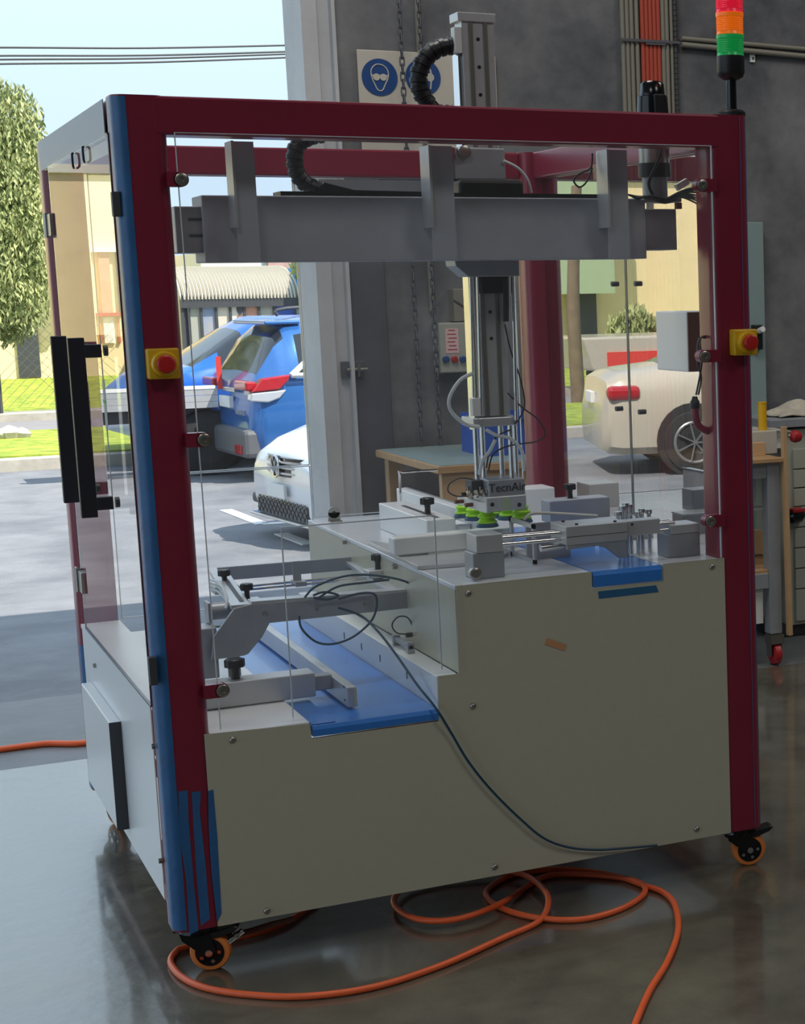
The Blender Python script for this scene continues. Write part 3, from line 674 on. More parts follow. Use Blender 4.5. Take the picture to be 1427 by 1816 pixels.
# clear panes
ft = H - BH + .004
P = [(PW + .004, .612), (PW + .004, ft), (W - PW + .006, ft), (W - PW + .006, .94), (.77, .94), (.77, .70), (.37, .70), (.37, .63)]
yp = .012
P = [(PW + .022, .632), (PW + .012, ft), (W - PW - .004, ft), (W - PW - .004, .938), (.775, .938), (.775, .703), (.36, .703), (.36, .628)]
fp = MB().prism([(x, -.012, z) for x, z in P], (0, .006, 0)).build('front_pane', 'pane', fr)
eg = MB()
for a, b in ((P[0], P[1]), (P[2], P[3])): eg.bar((a[0], -.0125, a[1]), (b[0], -.0125, b[1]), .0055, .0022, (1, 0, 0))
eg.bar((P[1][0], -.009, ft), (P[2][0], -.009, ft), .006, .002)
eg.build('pane_edge', 'edge', fp)
# brackets that hold the front pane
for px, py, s in ((322, 318, 1), (362, 780, 1), (395, 1225, 1), (1245, 328, -1), (1250, 632, -1), (1260, 925, -1)):
    q = at(px, py, y=-.02); b = MB()
    if s > 0: b.box(PW - .012, q.x, -.018, .012, q.z - .017, q.z + .017)
    else: b.box(q.x, W - PW + .01, -.018, .012, q.z - .017, q.z + .017)
    b.cyl((q.x, -.018, q.z), (q.x, .012, q.z), .0172, 20)
    o = b.build('bracket', 'red', fr)
    MB().lathe((q.x, -.018, q.z), (0, -1, 0), [(0, .0155), (.005, .0155), (.0065, .013), (.0066, .006), (.003, .005)], 20).build('bolt', 'steel', o)
# rear pane in two sheets, side panes
def pane(name, m, x0, x1, y0, y1, z0, z1, edge='edge', ax='x', e=.004):
    o = MB().box(x0, x1, y0, y1, z0, z1).build(name, m, fr)
    g = MB()
    if ax == 'x':
        ys, ye, xm = y0, y1, (x0 + x1) / 2
        g.bar((xm, ys, z0), (xm, ys, z1), e, .007, (0, 1, 0)); g.bar((xm, ye, z0), (xm, ye, z1), e, .007, (0, 1, 0)); g.bar((xm, ys, z1), (xm, ye, z1), .007, e); g.bar((xm, ys, z0), (xm, ye, z0), .007, e)
    else:
        ym = (y0 + y1) / 2
        g.bar((x0, ym, z0), (x0, ym, z1), .007, e, (1, 0, 0)); g.bar((x1, ym, z0), (x1, ym, z1), .007, e, (1, 0, 0)); g.bar((x0, ym, z1), (x1, ym, z1), .007, e); g.bar((x0, ym, z0), (x1, ym, z0), .007, e)
    g.build('pane_edge', edge, o); return o
pane('rear_pane', 'paneback', PW + .02, .77, D - .02, D - .014, 1.12, H - BH, 'edge', 'y', .003)
pane('rear_pane', 'paneback', PW + .02, .77, D - .02, D - .014, .66, 1.115, 'edge', 'y', .003)
pane('rear_pane', 'paneback', .775, W - PW - .01, D - .02, D - .014, .94, H - BH, 'edge', 'y', .003)
# left double-leaf door
ld = pane('side_door', 'panel', -.004, .002, .085, 1.30, .69, H - BH + .006, 'dedge', 'x', .004)
for px, py in ((133, 283), (152, 272)):
    q = at(px, py, x=-.004); MB().tube([q + Vector((-.004, 0, .016)), q + Vector((-.008, -.012, .012)), q + Vector((-.008, -.014, -.016)), q + Vector((-.004, .004, -.022))], .003, 8, 5).build('hook', 'black', ld)
for px0, py0, py1 in ((203, 340, 385), (268, 1165, 1210)):
    a, b = at(px0, py0, x=-.006), at(px0, py1, x=-.006); MB().box(-.014, .004, a.y - .012, a.y + .012, b.z, a.z).build('latch', 'dgrey', ld, .002)
for px, py in ((88, 400), (143, 1028)):
    q = at(px, py, x=-.004); y0 = q.y; hg = MB()
    hg.box(-.010, -.003, y0 + .01, y0 + .075, q.z - .032, q.z + .032); hg.box(-.012, -.004, y0 - .085, y0 - .014, q.z - .032, q.z + .032); hg.cyl((-.012, y0 - .002, q.z - .036), (-.012, y0 - .002, q.z + .036), .009, 12)
    o = hg.build('hinge', 'steel', ld, .001)
# handles: flat black D handles on both faces
for px_, pt, pb_ in ((146, 601, 907), (116, 598, 882)):
    hy = at(px_, 750, x=-.063).y; zA, zB = at(px_, pt, x=-.063).z, at(px_, pb_, x=-.063).z
    h = MB(); h.box(-.084, -.044, hy - .012, hy + .012, zB, zA)
    for z in (zA - .035, zB + .035): h.box(-.045, -.004, hy - .012, hy + .012, z - .017, z + .017)
    h.build('handle', 'handle', ld, .002)
    h = MB()
    for z in (zA - .035, zB + .035): h.cyl((.002, hy, z), (.012, hy, z), .014, 14)
    h.build('handle_fixing', 'black', ld)
for px in (152, 186):
    q = at(px, 715, x=.004 if px > 160 else -.008); o = MB().box(q.x, q.x + .001, q.y - .022, q.y + .022, q.z - .06, q.z + .06).build('sticker', 'wline', ld, label='white sticker with a green stripe')
    MB().box(q.x - .001, q.x, q.y - .022, q.y + .022, q.z + .0, q.z + .008).build('stripe', 'ggrn', o)
# right double doors: clear sheets, reflectance raised to brighten the mirrored scene
ysm = at(1113, 600, x=XM).y
for y0, y1, k in ((.125, ysm - .003, 0), (ysm + .004, D - PW - .002, 1)):
    o = MB().box(XM, XM + .006, y0, y1, .945, H - BH + .004).build('side_door', 'mirr', fr, label='highly reflective clear side door')
    g = MB(); g.bar((XM + .003, y1 if k == 0 else y0, .945), (XM + .003, y1 if k == 0 else y0, H - BH), .008, .009, (0, 1, 0)); g.bar((XM + .003, y0, H - BH), (XM + .003, y1, H - BH), .009, .004); g.build('pane_edge', 'dedge', o)
    yy = .86 if k == 0 else .98
    for z in (at(1131, 503, x=XM).z, at(1135, 730, x=XM).z):
        yc = at(1131 if k == 0 else 1090, 503, x=XM).y
        MB().cyl((XM - .012, yc, z), (XM, yc, z), .008, 12).build('fastener', 'dgrey', o)
# guard sheet beside the lower conveyor
gp = [at(498, 936, y=.05), at(768, 906, y=.05), at(786, 1196, y=.05), at(521, 1280, y=.05)]
x0, x1 = (gp[0].x + gp[3].x) / 2, (gp[1].x + gp[2].x) / 2
o = MB().box(x0, x1, .05, .054, .622, gp[0].z).build('guard_sheet', 'pane', fr)
g = MB(); g.bar((x0, .052, .622), (x0, .052, gp[0].z), .004, .003, (1, 0, 0)); g.bar((x1, .052, .70), (x1, .052, gp[0].z), .004, .003, (1, 0, 0)); g.bar((x0, .052, gp[0].z), (x1, .052, gp[0].z), .004, .003); g.build('pane_edge', 'edge', o)
# small clear guard over the rear of the deck
a, b = at(708, 838, y=1.3), at(775, 830, y=1.3); g = MB(); g.tube([(a.x, 1.3, .935), (a.x, 1.3, a.z - .01), (a.x + .01, 1.3, a.z), (b.x, 1.3, a.z)], .004, 6, 2)
g.build('wire_frame', 'chrome', fr)
# emergency stops
def estop(px, py, lab):
    q = at(px, py, y=-.03); t = bpy.data.objects.new('emergency_stop', None); COL.objects.link(t); t.parent = fr; t.location = (q.x, -.001, q.z)
    b = MB(); b.box(-.036, .036, -.036, 0, -.036, .036); a = b.build('housing', 'yellow', None, .004); a.parent = t
    b = MB(); b.lathe((0, -.036, 0), (0, -1, 0), [(0, .030), (.012, .030), (.018, .027), (.018, .022)], 28)
    a = b.build('shroud', 'yellow'); a.parent = t
    b = MB(); b.lathe((0, -.036, 0), (0, -1, 0), [(0, .014), (.018, .014), (.02, .021), (.032, .0215), (.036, .018), (.037, .006)], 28); a = b.build('button', 'estop'); a.parent = t
estop(290, 645, ''); estop(1321, 607, '')
# control box, cable loop and red elbow conduit at the right
cA, cB = at(1162, 552, x=1.55), at(1220, 660, x=1.55)
MB().box(1.55, XM - .001, cB.y, cA.y, cB.z, cA.z).build('control_box', 'white', fr, .003, 'white control box at the right-hand doors')
MB().box(1.552, XM - .002, cB.y - .004, cB.y, cB.z + .002, cA.z - .002).build('shaded_box_face', 'brown', fr)  # dark sheet paints the shade on the white box's front
el = [at(*p, y=.06) for p in ((1232, 722), (1233, 740), (1240, 757), (1256, 765))]
MB().tube(el, .0105, 12, 6).build('elbow_conduit', 'red', fr)
g = el[0]; MB().lathe(g + Vector((0, 0, -.004)), (0, 0, 1), [(0, .012), (.006, .0135), (.02, .0135), (.024, .01), (.034, .007)], 14).build('cable_gland', 'black', fr)
cb = MB()
for k in (0, 1):
    cb.tube([at(1234 + k * 4, 700, y=.06), at(1240 + k * 3, 670, y=.05), at(1244 - k * 8, 640, y=.04), at(1242 - k * 2, 600, y=.05), at(1262, 598 + k * 6, y=.08)], .0028, 6, 6)
cb.build('cable', 'dgrey', fr)
# ------------------------------------------------------------------ signal tower
q = at(1297, 195, y=.055); sx_ = q.x
s = thing('signal_tower', (sx_, .055, H), 'signal tower with red, amber and green lenses on a black stem', 'signal light')
zz = lambda py: at(1297, py, y=.055).z
MB().lathe((sx_, .055, H), (0, 0, 1), [(0, .038), (.012, .038), (.018, .03), (.02, .016)], 28).build('base', 'black', s)
MB().cyl((sx_, .055, H + .018), (sx_, .055, zz(138)), .0145, 20).build('stem', 'blackg', s)
z1, z2 = zz(142), zz(100)
MB().lathe((sx_, .055, z1), (0, 0, 1), [(0, .02), (.008, .034), (.02, .0385), (z2 - z1, .0385)], 28).build('socket', 'black', s)
for m_, a, b in (('ggrn', 100, 63), ('gamb', 62, 24), ('gred', 23, -16)):
    za, zb_ = zz(a), zz(b); pr_ = [(0, .038)]; hh = zb_ - za; k = 0
    for k in range(8): pr_ += [(.008 + (hh - .016) * k / 8, .036), (.008 + (hh - .016) * (k + .5) / 8, .0382)]
    pr_ += [(hh - .008, .0385), (hh, .0385)]
    MB().lathe((sx_, .055, za), (0, 0, 1), pr_, 28).build('lens', m_, s, label={'ggrn': 'green lens', 'gamb': 'amber lens', 'gred': 'red lens'}[m_])
MB().lathe((sx_, .055, zz(-16)), (0, 0, 1), [(0, .0385), (.012, .037), (.018, .02)], 28).build('cap', 'black', s)
# ------------------------------------------------------------------ gantry
g = thing('gantry', (.85, .2, 1.78), 'grey overhead gantry with a tall vertical lift axis and black cable chains', 'robot')
MB().box(.222, 1.424, .20, .33, 1.776, 1.942).build('crossbeam', 'alup', g, .003)
MB().box(.158, .224, .215, .32, 1.80, 1.915).build('end_block', 'alud', g, .003); MB().box(1.422, 1.526, .215, .32, 1.80, 1.915).build('end_block', 'alud', g, .003)
for x_ in (.19,):
    for z in (1.84, 1.88): MB().box(x_, .224, .212, .216, z, z + .006).build('slot', 'dgrey', g)
tr = MB(); tr.box(.42, 1.33, .215, .30, 1.942, 1.954); tr.build('cable_tray', 'black', g)
for px0, px1 in ((405, 452), (753, 803), (1068, 1112)):
    a, b = at(px0, 300, y=.14), at(px1, 300, y=.14); zb_ = 1.80
    h = MB(); h.box(a.x + .012, b.x, .095, .199, 1.80, H - BH - .001)
    o = MB().box(a.x + .012, b.x, .14, .146, 1.777, H - BH - .001).build('hanger', 'alup', g)
    MB().box(a.x + .006, a.x + .012, .12, .199, 1.86, H - BH - .001).build('hanger_flange', 'alu', g)
# vertical axis
YZ = .42
xL, xR = at(822, 180, y=YZ).x, at(876, 180, y=YZ).x; zT = at(845, 30, y=YZ).z; zBt = at(870, 738, y=YZ).z
xL, xR = .985, 1.078
col = MB(); col.box(xL, xR, YZ, YZ + .06, zBt, zT - .012)
cl = col.build('lift_column', 'alu', g, .002)
rl = MB()
for f_ in (.02, .062): rl.box(xL + f_, xL + f_ + .010, YZ - .006, YZ + .001, zBt, zT - .012)
rl.build('rail', 'steel', cl)
for k in range(12):
    z = zT - .06 - k * .075
    if z > zBt + .02: MB().cyl((xL + .046, YZ - .0015, z), (xL + .046, YZ + .002, z), .0052, 10).build('hole', 'black', cl)
MB().box(xL - .012, xR + .004, YZ - .008, YZ + .066, zT - .014, zT + .01).build('end_cap', 'alu', g, .002)
MB().box(xL - .022, xL - .001, YZ - .004, YZ + .03, zT - .10, zT - .03).build('sensor_block', 'wline', g, .002)
MB().box(xL - .012, xL - .005, YZ + .005, YZ + .055, 1.3, zT - .1).build('side_strip', 'chrome', g)
# carriage and motor above the crossbeam
q0, q1 = at(808, 262, y=.36), at(893, 320, y=.36)
MB().box(q0.x - .01, q1.x, .34, .41, q1.z, q0.z).build('carriage', 'alud', g, .004)
MB().box(q0.x - .022, q0.x - .01, .335, .40, q1.z, q0.z).build('carriage_plate', 'chrome', g, .002)
q = at(822, 270, y=.33); MB().lathe(q + Vector((0, .005, 0)), (0, -1, 0), [(0, .018), (.016, .018), (.018, .012), (.018, .005)], 20).build('pulley', 'steel', g)
q0, q1 = at(800, 320, y=.37), at(915, 350, y=.37)
MB().box(q0.x, q1.x, .30, .415, 1.942, q0.z).build('carriage_base', 'black', g, .01)
q0, q1 = at(805, 466, y=.36), at(915, 490, y=.36)
MB().prism([(q0.x - .01, .33, q0.z + .02), (q1.x, .33, q0.z + .02), (q1.x, .33, q1.z), (q0.x + .03, .33, q1.z), (q0.x - .005, .33, q1.z + .03)], (0, .09, 0)).build('lower_carriage', 'alud', g, .003)
q0, q1 = at(852, 490, y=YZ - .02), at(897, 520, y=YZ - .02)
MB().box(q0.x, q1.x, YZ - .03, YZ - .001, q1.z, q0.z + .02).build('motor_end', 'black', g, .002)
# guide rods on the column
for px, py1, m_, r in ((834, 705, 'chrome', .0035), (847, 735, 'chrome', .0055), (909, 745, 'chrome', .006)):
    a, b = at(px, 490, y=YZ - .02), at(px, py1, y=YZ - .02); MB().cyl((a.x, YZ - .02, a.z + .03), (a.x - .008, YZ - .02, b.z), r, 12).build('guide_rod', m_, g)
q = at(843, 722, y=YZ - .04); MB().box(q.x - .012, q.x + .012, YZ - .05, YZ - .025, q.z - .025, q.z + .025).build('sensor_block', 'wline', g, .002)
# cable chains (ribbed arcs) – curved tube with raised ribs
def chain(pts, r, label):
    c = MB(); c.tube(pts, r, 12, 8); o = c.build('cable_chain', 'black', g, label=label)
    P = [Vector(p) for p in pts]; dens = []
    for i in range(len(P) - 1):
        p0, p1, p2, p3 = P[max(i - 1, 0)], P[i], P[i + 1], P[min(i + 2, len(P) - 1)]
        for k in range(4):
            t = k / 4; dens.append(.5 * ((2 * p1) + (p2 - p0) * t + (2 * p0 - 5 * p1 + 4 * p2 - p3) * t * t + (3 * p1 - p0 - 3 * p2 + p3) * t ** 3))
    for i in range(1, len(dens) - 1, 2):
        d = (dens[i + 1] - dens[i - 1]).normalized(); MB().lathe(dens[i] - d * .008, d, [(0, r), (.002, r * 1.16), (.014, r * 1.16), (.016, r)], 12).build('chain_link', 'black', o)
chain([at(*p, y=YZ + .03) for p in ((818, 84), (790, 82), (762, 95), (745, 120), (742, 150), (752, 175), (772, 198))], .022, 'black ribbed cable chain arching above the frame')
chain([at(*p, y=.38) for p in ((572, 238), (548, 243), (527, 258), (522, 285), (528, 310), (545, 328), (575, 338))], .02, 'black ribbed cable chain left of centre')
ct = MB(); a, b = at(560, 338, y=.36), at(760, 344, y=.36); ct.prism([(a.x, .35, 1.955), (a.x + .02, .35, 1.985), (a.x + .10, .35, 1.966), (b.x, .35, 1.963), (b.x, .35, 1.95), (a.x, .35, 1.945)], (0, .03, 0)); ct.build('chain_run', 'black', g)
a, b = at(562, 318, y=.45), at(752, 345, y=.45); MB().box(a.x, b.x, .44, .448, b.z, a.z).build('trough_plate', 'alud', g)
# sensor and cables on the right end
sb = at(1058, 300, y=.22); MB().box(sb.x - .008, sb.x + .008, .20, .23, sb.z - .03, sb.z + .012).build('sensor', 'wood', g, .002)
MB().tube([at(*p, y=.2) for p in ((1050, 272), (1047, 298), (1028, 308), (1017, 320), (1027, 332), (1040, 322), (1050, 298))], .0026, 6, 6).build('cable', 'black', g)
MB().tube([at(*p, y=.33) for p in ((893, 285), (918, 298), (935, 318), (942, 342))], .004, 8, 6).build('cable', 'clearh', g)
cb = MB()
for k in range(7):
    o_ = k * 3; cb.tube([at(1112 + k * 3, 345 + o_ * .5, y=.2), at(1150, 352 - o_ * .3, y=.19 - k * .004), at(1180, 352 + (k % 3) * 4, y=.18), at(1210, 338 + k * 2, y=.16), at(1245, 330 + k * 6, y=.11)], .003, 6, 5)
cb.build('cable_bundle', 'dgrey', g)
q = at(1208, 328, y=.15); MB().box(q.x - .02, q.x + .02, .14, .155, q.z - .008, q.z + .01, Matrix.Translation(q) @ Matrix.Rotation(-.5, 4, 'Y') @ Matrix.Translation(-q)).build('cable_tag', 'wline', g, .001)
for px, py, m_ in ((1152, 366, 'wline'), (1202, 365, 'brown')):
    q = at(px, py, y=.19); MB().box(q.x - .008, q.x + .008, .18, .198, q.z - .009, q.z + .009).build('connector', m_, g, .001)
# ------------------------------------------------------------------ gear motor on the right
mx = at(1160, 300, y=.27); MX, MY = mx.x, .27
mz = lambda py: at(1160, py, y=MY).z
gm = thing('gear_motor', (MX, MY, mz(350)), 'black and silver gear motor standing upright at the right of the gantry', 'motor')
MB().lathe((MX, MY, mz(250)), (0, 0, 1), [(0, .046), (mz(205) - mz(250), .046), (mz(172) - mz(250), .043), (mz(170) - mz(250), .036), (mz(150) - mz(250), .034), (mz(145) - mz(250), .026)], 24).build('motor_body', 'blackg', gm)
MB().box(MX - .015, MX + .02, MY - .052, MY - .03, mz(205), mz(170)).build('terminal_box', 'black', gm, .003)
MB().cyl((MX, MY, mz(290)), (MX, MY, mz(250)), .044, 24).build('gearbox', 'steel', gm)
MB().cyl((MX, MY, mz(315)), (MX, MY, mz(290)), .047, 24).build('collar', 'black', gm)
MB().cyl((MX, MY, mz(350)), (MX, MY, mz(315)), .036, 24).build('flange', 'alud', gm)
MB().box(MX - .08, MX + .06, MY - .05, MY + .05, mz(352) - .012, mz(352)).build('mount_plate', 'alud', gm, .002)
MB().tube([at(*p, y=MY - .06) for p in ((1172, 250), (1170, 275), (1160, 300), (1150, 325), (1158, 348))], .005, 8, 6).build('cable', 'black', gm)
# ------------------------------------------------------------------ vacuum gripper
YG = .46
vg = thing('vacuum_gripper', (1.05, YG, 1.05), 'vacuum gripper head with six lime green suction cups', 'gripper')
A = lambda px, py, y=YG: at(px, py, y=y)
a, b = A(832, 740), A(905, 752); MB().box(a.x - .005, b.x + .005, YG - .05, YG + .06, b.z, a.z).build('top_plate', 'alu', vg, .003)
for px, yy in ((842, YG - .03), (854, YG + .03), (887, YG + .04), (904, YG - .03), (912, YG + .02)):
    a, b = at(px, 752, y=yy), at(px, 850, y=yy); MB().cyl((a.x, yy, a.z), (a.x, yy, b.z), .0075, 14).build('guide_shaft', 'chrome', vg)
a, b = A(866, 852, YG - .05), A(932, 882, YG - .05)
hb = MB().box(a.x, b.x, YG - .05, YG + .05, b.z, a.z).build('head_block', 'alud', vg, .003)
text('lettering', 'TecnAir', .034, TL((a.x + b.x) / 2, YG - .0515, (a.z + b.z) / 2 + .004), 'dtext', hb, .0008)
a, b = A(862, 882, YG - .06), A(934, 903, YG - .06); lbk = MB().box(a.x, b.x, YG - .06, YG + .06, b.z, a.z).build('manifold', 'alu', vg, .003)
for px in (873, 921): q = A(px, 895, YG - .062); MB().cyl(q, q + Vector((0, .004, 0)), .006, 12).build('port', 'black', lbk)
q = A(898, 893, YG - .062); MB().box(q.x - .011, q.x + .011, YG - .062, YG - .06, q.z - .014, q.z + .014).build('label_plate', 'greenw', lbk)
a, b = A(812, 884, YG + .02), A(866, 912, YG + .02); MB().prism([at(811, 880, y=YG + .1), at(862, 893, y=YG - .055), at(862, 910, y=YG - .055), at(811, 894, y=YG + .1)], (.012, 0, 0)).build('arm_plate', 'wline', vg)
for px, py, yy in ((818, 889, YG + .07), (836, 895, YG + .02)):
    q = at(px, py, y=yy); MB().cyl(q + Vector((-.02, -.002, 0)), q + Vector((.012, 0, 0)), .006, 12).build('spacer', 'brown', vg)
vb = MB()
for k in range(7): q = at(830 + k * 5.5, 874 + (k % 2) * 5, y=YG + .02 - k * .008); vb.cyl(q, q + Vector((0, -.012, .004)), .006, 8); vb.cyl(q + Vector((0, 0, -.006)), q + Vector((0, 0, .018)), .0035, 8)
vb.build('air_fittings', 'steel', vg)
a, b = A(826, 850, YG + .05), A(852, 870, YG + .05); MB().box(a.x, b.x + .02, YG + .0, YG + .06, b.z, a.z).build('valve_block', 'dgrey', vg, .002)
# suction cups: bellows
def cup(px, py, z):
    c = at(px, py, z=z)
    o = MB().lathe((c.x, c.y, z + .012), (0, 0, 1), [(0, .028), (.004, .029), (.012, .020), (.017, .027), (.021, .027), (.028, .018), (.033, .022), (.037, .021), (.043, .012)], 24).build('suction_cup', 'lime', vg, label='lime green bellows suction cup')
    MB().lathe((c.x, c.y, z), (0, 0, 1), [(0, .032), (.003, .033), (.013, .027)], 24).build('lip', 'teal', o)
    MB().cyl((c.x, c.y, z + .05), (c.x, c.y, z + .075), .008, 10).build('stem', 'black', o)
for px, py in ((824, 917), (843, 922), (864, 934), (885, 917), (902, 921), (925, 926)): cup(px, py, 1.015)
for pts, r, m_ in (([(838, 662), (815, 675), (797, 705), (800, 730), (825, 752), (850, 757)], .0055, 'clearh'), ([(862, 762), (880, 772), (905, 778), (925, 800), (929, 835)], .005, 'clearh'), ([(878, 780), (868, 800), (855, 818), (850, 842)], .0055, 'clearh'),
                   ([(895, 575), (905, 620), (922, 670), (930, 715), (922, 740), (912, 752)], .0022, 'black'), ([(900, 697), (925, 722), (955, 745), (966, 770), (950, 783), (905, 790), (875, 805), (866, 835)], .0022, 'black'), ([(905, 762), (880, 775), (868, 800), (862, 830)], .0022, 'black'),
                   ([(838, 850), (815, 848), (797, 858), (795, 872), (810, 880), (830, 880)], .002, 'dgrey')):
    MB().tube([at(x, y, y=YG - .06) for x, y in pts], r, 8, 6).build('air_hose' if m_ == 'clearh' else 'cable', m_, vg)
hs = MB().tube([at(897, 490 + k * 10, y=YZ - .03) for k in range(9)], .009, 8, 3); hs.build('cable_sleeve', 'black', vg)
# ------------------------------------------------------------------ lower conveyor
lc = thing('lower_conveyor', (.53, .8, .574), 'wide blue belt conveyor at the lower left of the machine', 'conveyor')
bt = MB()
bt.prism([(.368, -.0005, .577), (.697, -.0005, .577), (.697, .0035, .603), (.697, 1.5, .603), (.697, 1.5, .577), (.368, 1.5, .577)], (0, 0, 0)) if 0 else None
bt.prism([(.368, -.002, .578), (.368, -.002, .596), (.368, .006, .606), (.368, 1.52, .606), (.368, 1.52, .578)], (.329, 0, 0)); bt.build('belt', 'belt', lc, .002)
MB().box(.37, .43, .01, 1.5, .6065, .6085).build('belt_edge', 'belt', lc)
o = MB().box(.698, .756, .005, 1.54, .60, .694).build('side_guide', 'hdpe', lc, .002, 'fixed white guide along the belt')
for y in (.55, .75, .28, .95): MB().box(.6965, .698, y - .003, y + .003, .635, .655).build('slot', 'dgrey', o)
# adjustable lower guide
ag = thing('belt_guide', (.5, .6, .61), 'grey and white adjustable guide bar lying over the lower belt', 'guide rail')
a0, a1 = at(618, 1255, z=.612), at(480, 1150, z=.612)
x_ = .505
zt_ = at(612, 1220, y=a0.y).z
rb = MB().box(x_ - .012, x_ + .012, a0.y, 1.40, .612, zt_).build('rail', 'alu', ag, .002)
MB().box(x_ + .004, x_ + .0125, a0.y - .002, a0.y, .614, zt_ - .002).build('foam_end', 'cream', ag)
for px, py in ((612, 1222), (612, 1246)): q = at(px, py, y=a0.y); MB().cyl((x_ - .014, q.y + .03, q.z), (x_ - .012, q.y + .03, q.z), .003, 8).build('hole', 'black', ag)
q = at(555, 1215, y=.30)
MB().box(q.x, x_ - .012, .285, .325, .632, .672).build('arm', 'alud', ag, .002)
MB().box(.155, q.x, .27, .345, .62, .686).build('arm_sleeve', 'alu', ag, .003)
kx = at(417, 1195, y=.31).x
def knob(par, x, y, z, r=.022, h=.05, m='black'):
    k = MB(); k.lathe((x, y, z), (0, 0, 1), [(0, r * .5), (h * .35, r * .42), (h * .55, r * .5), (h * .6, r), (h * .95, r), (h, r * .85)], 20)
    for i in range(8):
        a = 2 * PI * i / 8; k.cyl((x + r * .96 * math.cos(a), y + r * .96 * math.sin(a), z + h * .6), (x + r * .96 * math.cos(a), y + r * .96 * math.sin(a), z + h * .97), r * .16, 8)
    return k.build('knob', m, par)
knob(ag, kx, .31, .686, .024, .055)
# ------------------------------------------------------------------ tilting guide frame
gf = thing('guide_frame', (.5, .7, .72), 'rectangular grey guide frame with black knobs above the lower belt', 'frame')
YFb = .45
fp_ = [at(*p, y=YFb) for p in ((375, 1170), (379, 1130), (415, 1080), (445, 1072), (752, 1047), (758, 1075), (478, 1105), (465, 1130), (440, 1160), (432, 1163), (380, 1170))]
MB().prism(fp_, (0, .012, 0)).build('front_bar', 'alud', gf, .001)
MB().prism([at(752, 1047, y=YFb + .001), at(445, 1072, y=YFb + .001), at(446, 1067, y=YFb + .001), at(752, 1043, y=YFb + .001)], (0, .05, 0)).build('top_flange', 'alu', gf)
for px, py in ((470, 1088), (562, 1079), (648, 1070), (735, 1061)): q = at(px, py, y=YFb); MB().lathe(q, (0, -1, 0), [(0, .007), (.004, .006), (.005, .002)], 10).build('bolt', 'steel', gf)
bp_ = [at(*p, y=1.05) for p in ((385, 1007), (622, 988), (638, 998), (634, 1010), (395, 1030))]
MB().prism(bp_, (0, .012, 0)).build('rear_bar', 'alud', gf, .001)
A_, B_ = at(372, 1010, y=1.05), at(440, 1078, y=YFb)
zf = .852
MB().bar((.30, YFb + .01, zf), (.355, 1.05, zf + .012), .05, .012).build('left_slide', 'alu', gf, .001)
MB().bar((.312, YFb + .05, zf + .007), (.352, 1.0, zf + .018), .012, .002).build('slot', 'dgrey', gf)
MB().bar((.745, YFb + .03, zf - .01), (.765, 1.08, zf + .002), .045, .012).build('right_slide', 'alu', gf, .001)
for px, py, y in ((398, 1030, .86), (438, 1055, .62), (669, 1002, .72), (727, 1030, .55)):
    q = at(px, py, y=y); MB().box(q.x - .035, q.x + .035, y - .03, y + .03, q.z - .035, q.z - .012).build('slide_block', 'alu', gf, .002); knob(gf, q.x, y, q.z - .012, .016, .045)
for yy in (.78, .84):
    a, b = at(400, 1052, y=yy), at(700, 1030, y=yy); MB().cyl((.33, yy, .845), (.76, yy, .845), .0035, 8).build('cross_rod', 'chrome', gf)
q = at(527, 1025, y=.8); cp = MB(); cp.box(q.x - .012, q.x + .012, .80, .803, q.z - .01, q.z + .05); cp.box(q.x - .012, q.x + .02, .77, .83, q.z - .022, q.z - .008); cp.build('clip', 'alud', gf, .001)
q = at(395, 1088, y=.5); cy = MB(); cy.cyl((q.x - .03, .55, q.z), (q.x + .045, .55, q.z), .024, 18); cy.box(q.x - .034, q.x - .026, .52, .58, q.z - .028, q.z + .028); cy.build('air_cylinder', 'alud', gf)
MB().box(.155, .235, .47, .56, .66, .80).build('upright_bracket', 'alud', gf, .003)
q = at(415, 1170, y=.47); MB().cyl((q.x, .475, .622), (q.x, .475, q.z + .01), .017, 16).build('support_post', 'steel', gf)
MB().box(.20, .30, .42, .53, .618, .632).build('foot_plate', 'alu', gf, .002)
for k in range(3):
    MB().tube([at(372, 1028 + k * 7, y=.7), at(390, 1035 + k * 8, y=.64), at(402, 1060 + k * 3, y=.56), at(400, 1080, y=.52)], .004, 8, 5).build('air_hose', 'clearh', gf)
for pts in ([(540, 1060), (560, 1040), (610, 1022), (660, 1020), (715, 1030), (750, 1050), (757, 1070)], [(565, 1060), (600, 1040), (650, 1033), (690, 1028)], [(600, 1062), (640, 1052), (665, 1055), (667, 1080), (655, 1105), (625, 1130), (590, 1142), (560, 1138), (535, 1115), (530, 1092)], [(555, 1056), (575, 1050), (600, 1056), (580, 1063), (556, 1060)]):
    MB().tube([at(x, y, y=YFb - .02) for x, y in pts], .0032, 8, 6).build('cable', 'cable', gf)
q = at(748, 1070, y=YFb - .01); MB().cyl(q + Vector((-.02, -.01, -.01)), q + Vector((.012, 0, .02)), .014, 12).build('cable_plug', 'black', gf)
# small sensor on the lower side guide
ls = thing('belt_sensor', (.73, .42, .694), 'small metal sensor bracket on the white side guide with a looped black lead', 'sensor')
q = at(712, 1140, y=.42)
s_ = MB(); s_.bar((.728, .33, .712), (.728, .50, .712), .014, .012); s_.box(.718, .738, .33, .352, .694, .725); s_.box(.718, .738, .47, .49, .694, .722); s_.build('bracket', 'alud', ls, .001)
MB().tube([at(x, y, y=.42) for x, y in ((735, 1128), (722, 1125), (703, 1122), (695, 1108), (706, 1094), (722, 1095), (731, 1110), (733, 1128))], .0022, 6, 6).build('lead', 'black', ls)
q = at(725, 1126, y=.42); MB().cyl(q + Vector((-.008, 0, 0)), q + Vector((.014, 0, 0)), .007, 10).build('plug', 'black', ls)
